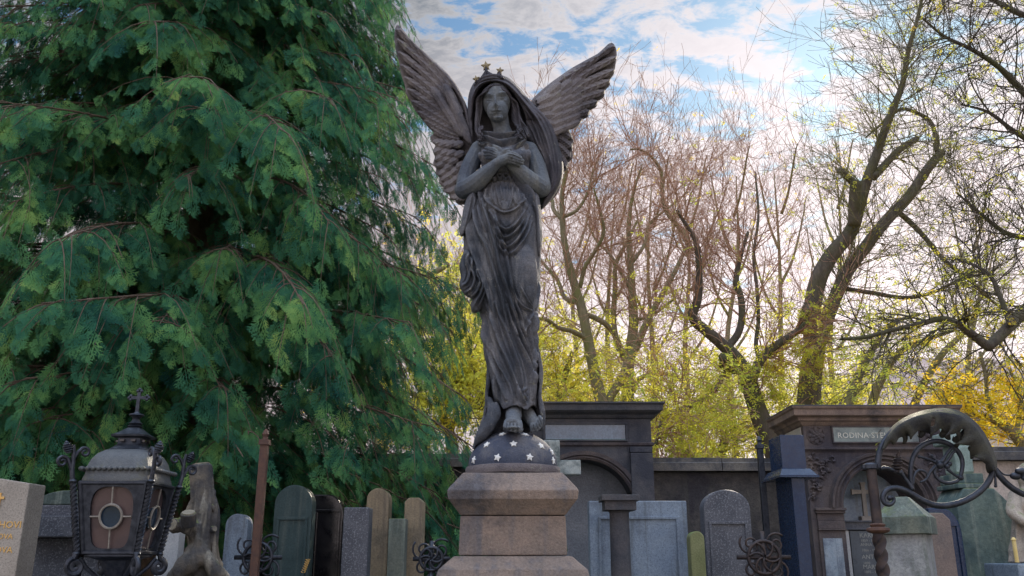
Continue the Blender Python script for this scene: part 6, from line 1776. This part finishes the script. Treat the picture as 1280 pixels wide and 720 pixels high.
tree('autumn_tree', 'largest tree, thick grey trunk forking in two with sawn limb ends behind the arched tomb', [L1, L2, L3, L4, L5, L6, L6b, L7, L8, L9], P(1000, 700, Y) * [1, 1, 0], bark_grey, G, (*leaflets(np.concatenate([lp, lp2]), g, .042, 9, .11), leaf_grn), twig_mat=bark_olive)

# tree outside the right edge, its arms reaching in
Y = 9.6
L1 = limb([(1460, 760), (1450, 600), (1430, 480), (1400, 400), (1370, 300), (1350, 180), (1360, 60), (1350, -80)], [24, 22, 20, 17, 14, 11, 9, 6], Y)
L2 = limb([(1404, 410), (1350, 372), (1310, 372), (1282, 388), (1262, 408), (1246, 424), (1234, 434)], [12, 10, 9, 8, 7, 6.5, 6], Y, -.3)
L3 = limb([(1236, 434), (1220, 422), (1206, 411), (1192, 402), (1172, 399), (1150, 405), (1118, 412), (1082, 421), (1050, 424)], [6, 5.4, 4.8, 4.2, 3.6, 3, 2.4, 1.6], Y - .3, -.5)
L4 = limb([(1264, 408), (1256, 386), (1248, 366), (1238, 345), (1215, 330), (1190, 322)], [4, 3.4, 2.8, 2, 1.2], Y - .3, .3)
L5 = limb([(1352, 190), (1310, 150), (1282, 118), (1250, 85), (1215, 62), (1180, 45), (1150, 20)], [8, 6, 4.6, 3.6, 2.8, 2, 1.2], Y, -.4)
L6 = limb([(1362, 260), (1320, 215), (1290, 180), (1262, 160), (1235, 140), (1200, 130)], [7, 5, 4, 3, 2.2, 1.2], Y, .3)
L7 = limb([(1356, 60), (1310, 30), (1270, 15), (1230, -5), (1180, -15)], [7, 5, 4, 3, 2], Y, .2)
L8 = limb([(1380, 340), (1330, 320), (1290, 300), (1255, 290), (1220, 262), (1195, 240)], [6, 5, 4, 3, 2, 1.2], Y, .4)
G = Grow(23)
for pth, c, L in ((L2, 12, .8), (L3, 30, .95), (L4, 16, .8), (L5, 34, 1.2), (L6, 26, 1.0), (L7, 26, 1.0), (L8, 26, 1.0)): G.along(pth[0], pth[1], c, L, up=.02, t0=.2, kids=(6, 3), spread=1.0, curl=.22)
g = np.random.default_rng(8); lp = leaf_points(G, g, .16, lambda x, y: .25 + low_ramp(300, 420)(x, y))
tree('autumn_tree', 'tree standing outside the right edge with crooked dark arms and fine twigs reaching in', [L1, L2, L3, L4, L5, L6, L7, L8], P(1460, 760, Y) * [1, 1, 0], bark_dark, G, (*leaflets(lp, g, .036, 9, .09), leaf_grn), twig_mat=bark_dark)

# slanting smaller trees behind the arched tomb and at its right
def small(pts, rad, Y, seed, label, leafm, cnt=40, L=1.1, up=.15, dens=.4, test=None, bm=bark_olive, extra=(), kids=(4, 3), size=.06):
    ls = [limb(pts, rad, Y)] + [limb(e, [rad[len(rad) // 2] * .6, rad[-1]], Y, dy) for e, dy in extra]
    G = Grow(seed); g = np.random.default_rng(seed + 100); cnt = int(cnt * .5)
    for i, l_ in enumerate(ls): G.along(l_[0], l_[1], cnt if i == 0 else int(cnt * .6), L, up=up, t0=.3 if i == 0 else .1, kids=kids, spread=1.0)
    lp = leaf_points(G, g, dens, test or (lambda x, y: 1.), 2500, jit=.14)
    return tree('autumn_tree', label, ls, P(pts[0][0], pts[0][1], Y) * [1, 1, 0], bm, G, (*leaflets(lp, g, size, 9, .12), leafm), twig_mat=bm)
small([(1040, 640), (1050, 560), (1062, 500), (1080, 455), (1095, 430), (1115, 405), (1150, 392)], [8, 7, 6, 5, 4, 3, 2], 14.0, 31, 'thin slanting tree in the gap right of the largest trunk', leaf_grn, 30, 1.0, .2, .12)
small([(1090, 640), (1085, 560), (1090, 505), (1105, 468), (1125, 440), (1160, 424), (1195, 412)], [7, 6, 5.5, 5, 4, 3, 2], 14.6, 32, 'leaning young tree over the middle of the arched tomb roof', leaf_yel, 30, 1.0, .2, .12)
small([(1120, 640), (1128, 560), (1142, 508), (1160, 470), (1180, 440), (1205, 415), (1225, 385)], [7, 6, 5, 4.6, 4, 3, 2], 13.4, 33, 'leaning young tree above the right end of the arched tomb roof', leaf_grn, 32, 1.0, .2, .14)
small([(1300, 640), (1290, 580), (1270, 545), (1248, 528), (1222, 518), (1195, 520)], [11, 9, 7, 5, 3.4, 2], 11.0, 34, 'low arched amber leaved tree over the plastered wall', leaf_or, 30, .7, .1, .6, test=lambda x, y: 1. if y > 478 else .06, extra=(([(1248, 530), (1235, 500), (1232, 470), (1225, 440)], .3), ([(1270, 545), (1275, 500), (1262, 460)], .5), ([(1222, 518), (1200, 490), (1215, 470)], .3)))
0 and small([(1250, 660), (1245, 600), (1235, 560), (1240, 520), (1262, 480), (1270, 440)], [7, 6, 5, 4, 3, 2], 15.5, 35, 'small yellow tree far back above the plastered wall', leaf_or, 50, 1.3, .1, .9)
# yellow trees left of the angel
small([(566, 680), (566, 610), (566, 570), (562, 540), (552, 515), (548, 490), (556, 462)], [10, 9, 8, 6.5, 5, 4, 3], 12.0, 41, 'bright yellow leaved tree low between conifer and angel', leaf_yel, 60, 1.0, .05, .95,
      extra=(([(560, 535), (578, 520), (592, 508), (610, 512), (630, 528)], -.5), ([(552, 515), (530, 500), (512, 490)], .3), ([(550, 492), (575, 470), (590, 440)], .4)))
small([(470, 640), (478, 540), (486, 460), (500, 415), (520, 428), (545, 440)], [9, 8, 7, 6, 5, 4], 14.0, 42, 'half bare tree reaching out from behind the conifer', leaf_yel, 34, 1.3, .25, .20, test=lambda x, y: .2 + .8 * (y > 330),
      extra=(([(545, 440), (560, 450), (566, 462)], .2), ([(560, 455), (552, 425), (566, 395), (578, 372)], .3), ([(562, 460), (580, 436), (600, 420), (622, 405)], .3), ([(500, 415), (505, 380), (528, 352), (560, 330)], .5)))
small([(600, 680), (606, 600), (612, 540), (618, 480), (610, 420), (590, 370), (580, 335)], [8, 7, 6, 5, 4, 3, 2], 16.0, 43, 'tall thin yellowing tree directly behind the angel', leaf_yel, 70, 1.5, .12, .55)
small([(690, 680), (696, 600), (700, 550), (694, 510), (706, 470), (716, 440)], [8, 7, 6, 5, 4, 3], 15.6, 44, 'dense lime yellow tree low behind the right side of the robe', leaf_yel, 70, 1.3, .0, 1.0)
small([(745, 680), (738, 600), (732, 560), (722, 520), (728, 490)], [7, 6, 5, 4, 3], 17.5, 45, 'yellow bushy tree behind the middle tomb', leaf_yel, 56, 1.4, .0, .8)
small([(850, 680), (856, 620), (862, 580), (850, 540), (858, 500)], [8, 7, 6, 5, 3], 13.8, 46, 'yellow green leafy tree right of the middle tomb', leaf_grn, 60, 1.3, -.02, .8, size=.05)
small([(905, 680), (900, 620), (898, 580), (906, 545), (890, 510)], [8, 7, 6, 5, 3], 14.6, 47, 'leafy yellow tree left of the dark pollarded trunk', leaf_yel, 70, 1.3, 0, .9, size=.05)
small([(1050, 680), (1044, 600), (1040, 560), (1030, 530), (1040, 500)], [8, 7, 6, 5, 3], 15.4, 48, 'yellow tree low behind the left end of the arched tomb', leaf_yel, 50, 1.1, 0, .8)

# distant thicket of slender leafless trees behind: individual stems with tall reddish shoots
g = np.random.default_rng(77)
labs = ['leafless tree with purplish twigs nearest the right wing', 'leafless tree with tall red shoots, second from the right wing', 'leafless tree with a dense twiggy head, centre of the far row', 'leafless tree with straight upright shoots, fourth in the far row', 'leafless tall tree of the far row before the dark pollarded one', 'leafless tree of the far row seen through the forked trunk', 'leafless tree at the right end of the far row', 'leafless tree low between conifer and angel in the far row', 'leafless tree beyond the far row over the plastered wall']
spec = [(722, 190, 19), (770, 165, 20), (815, 150, 19), (862, 150, 21), (915, 135, 20), (975, 130, 21), (1045, 120, 22), (530, 335, 22), (1215, 200, 21)]
for i, (px_, top_, Y) in enumerate(spec):
    hh = 560 - top_
    pts = [(px_ + 6, 660), (px_ + 4, 560), (px_ - 3 + g.normal() * 4, 560 - hh * .3), (px_ + g.normal() * 8, 560 - hh * .55), (px_ + g.normal() * 10, 560 - hh * .8)]
    l0 = limb(pts, [5, 4.4, 3.2, 2.0, .7], Y)
    ls = [l0]
    for k in range(5):
        y0 = 560 - hh * (.28 + .1 * k); sx_ = (-1) ** k; wdt = 42 - 5 * k
        ls.append(limb([(px_ + sx_ * 2, y0), (px_ + sx_ * wdt * .5, y0 - 30), (px_ + sx_ * wdt * .85, y0 - 75), (px_ + sx_ * wdt, y0 - 120 + 8 * k)], [2.0, 1.5, 1.0, .5], Y, g.normal() * 1.2))
    G = Grow(200 + i)
    for j, l_ in enumerate(ls): G.along(l_[0], l_[1], 10 if j == 0 else 7, 1.8, up=.36, t0=.35, kids=(5, 2), spread=.95, r0=.0078, curl=.24, kl=.5)
    g2 = np.random.default_rng(300 + i); lp = leaf_points(G, g2, .10, lambda x, y: .12 + low_ramp(380, 520)(x, y))
    tree('bare_tree', labs[i], ls, P(px_, 700, Y) * [1, 1, 0], bark_olive, G, (*leaflets(lp, g2, .05, 7, .12), leaf_or), group='far row of leafless trees', twig_mat=twig_red)
# ---- pale roofed house far behind the trees on the right
YH = 34.0
hx = lambda a, b_: float(P(a, b_, YH)[0]); hz = lambda b_: float(P(640, b_, YH)[2])
r = thing('distant_house', 'pale house with a pinkish hipped roof far behind the trees on the right', 'house', (hx(1180, 560), YH + 4, 0))
xa, xb = hx(1030, 520), hx(1420, 520); ze, zr_ = hz(520), hz(432)
hw_m = stone('house_render', (.55, .48, .42), (.62, .56, .50), None, .5, .9, bstr=.1); roof_m = stone('pale_roof_tiles', (.50, .38, .35), (.62, .50, .47), (.42, .34, .33), .8, .8, bstr=.4)
MB().box(((xa + xb) / 2, YH + 4, ze / 2), (xb - xa - .8, 7.2, ze)).build('wall', hw_m, r)
MB().add([(xa, YH, ze), (xb, YH, ze), (xb, YH + 8, ze), (xa, YH + 8, ze), (hx(1112, 432) + .3, YH + 4, zr_ + .4), (xb - 3, YH + 4, zr_ + .4)], [(0, 3, 2, 1), (0, 1, 5, 4), (1, 2, 5), (2, 3, 4, 5), (3, 0, 4)]).build('roof', roof_m, r)
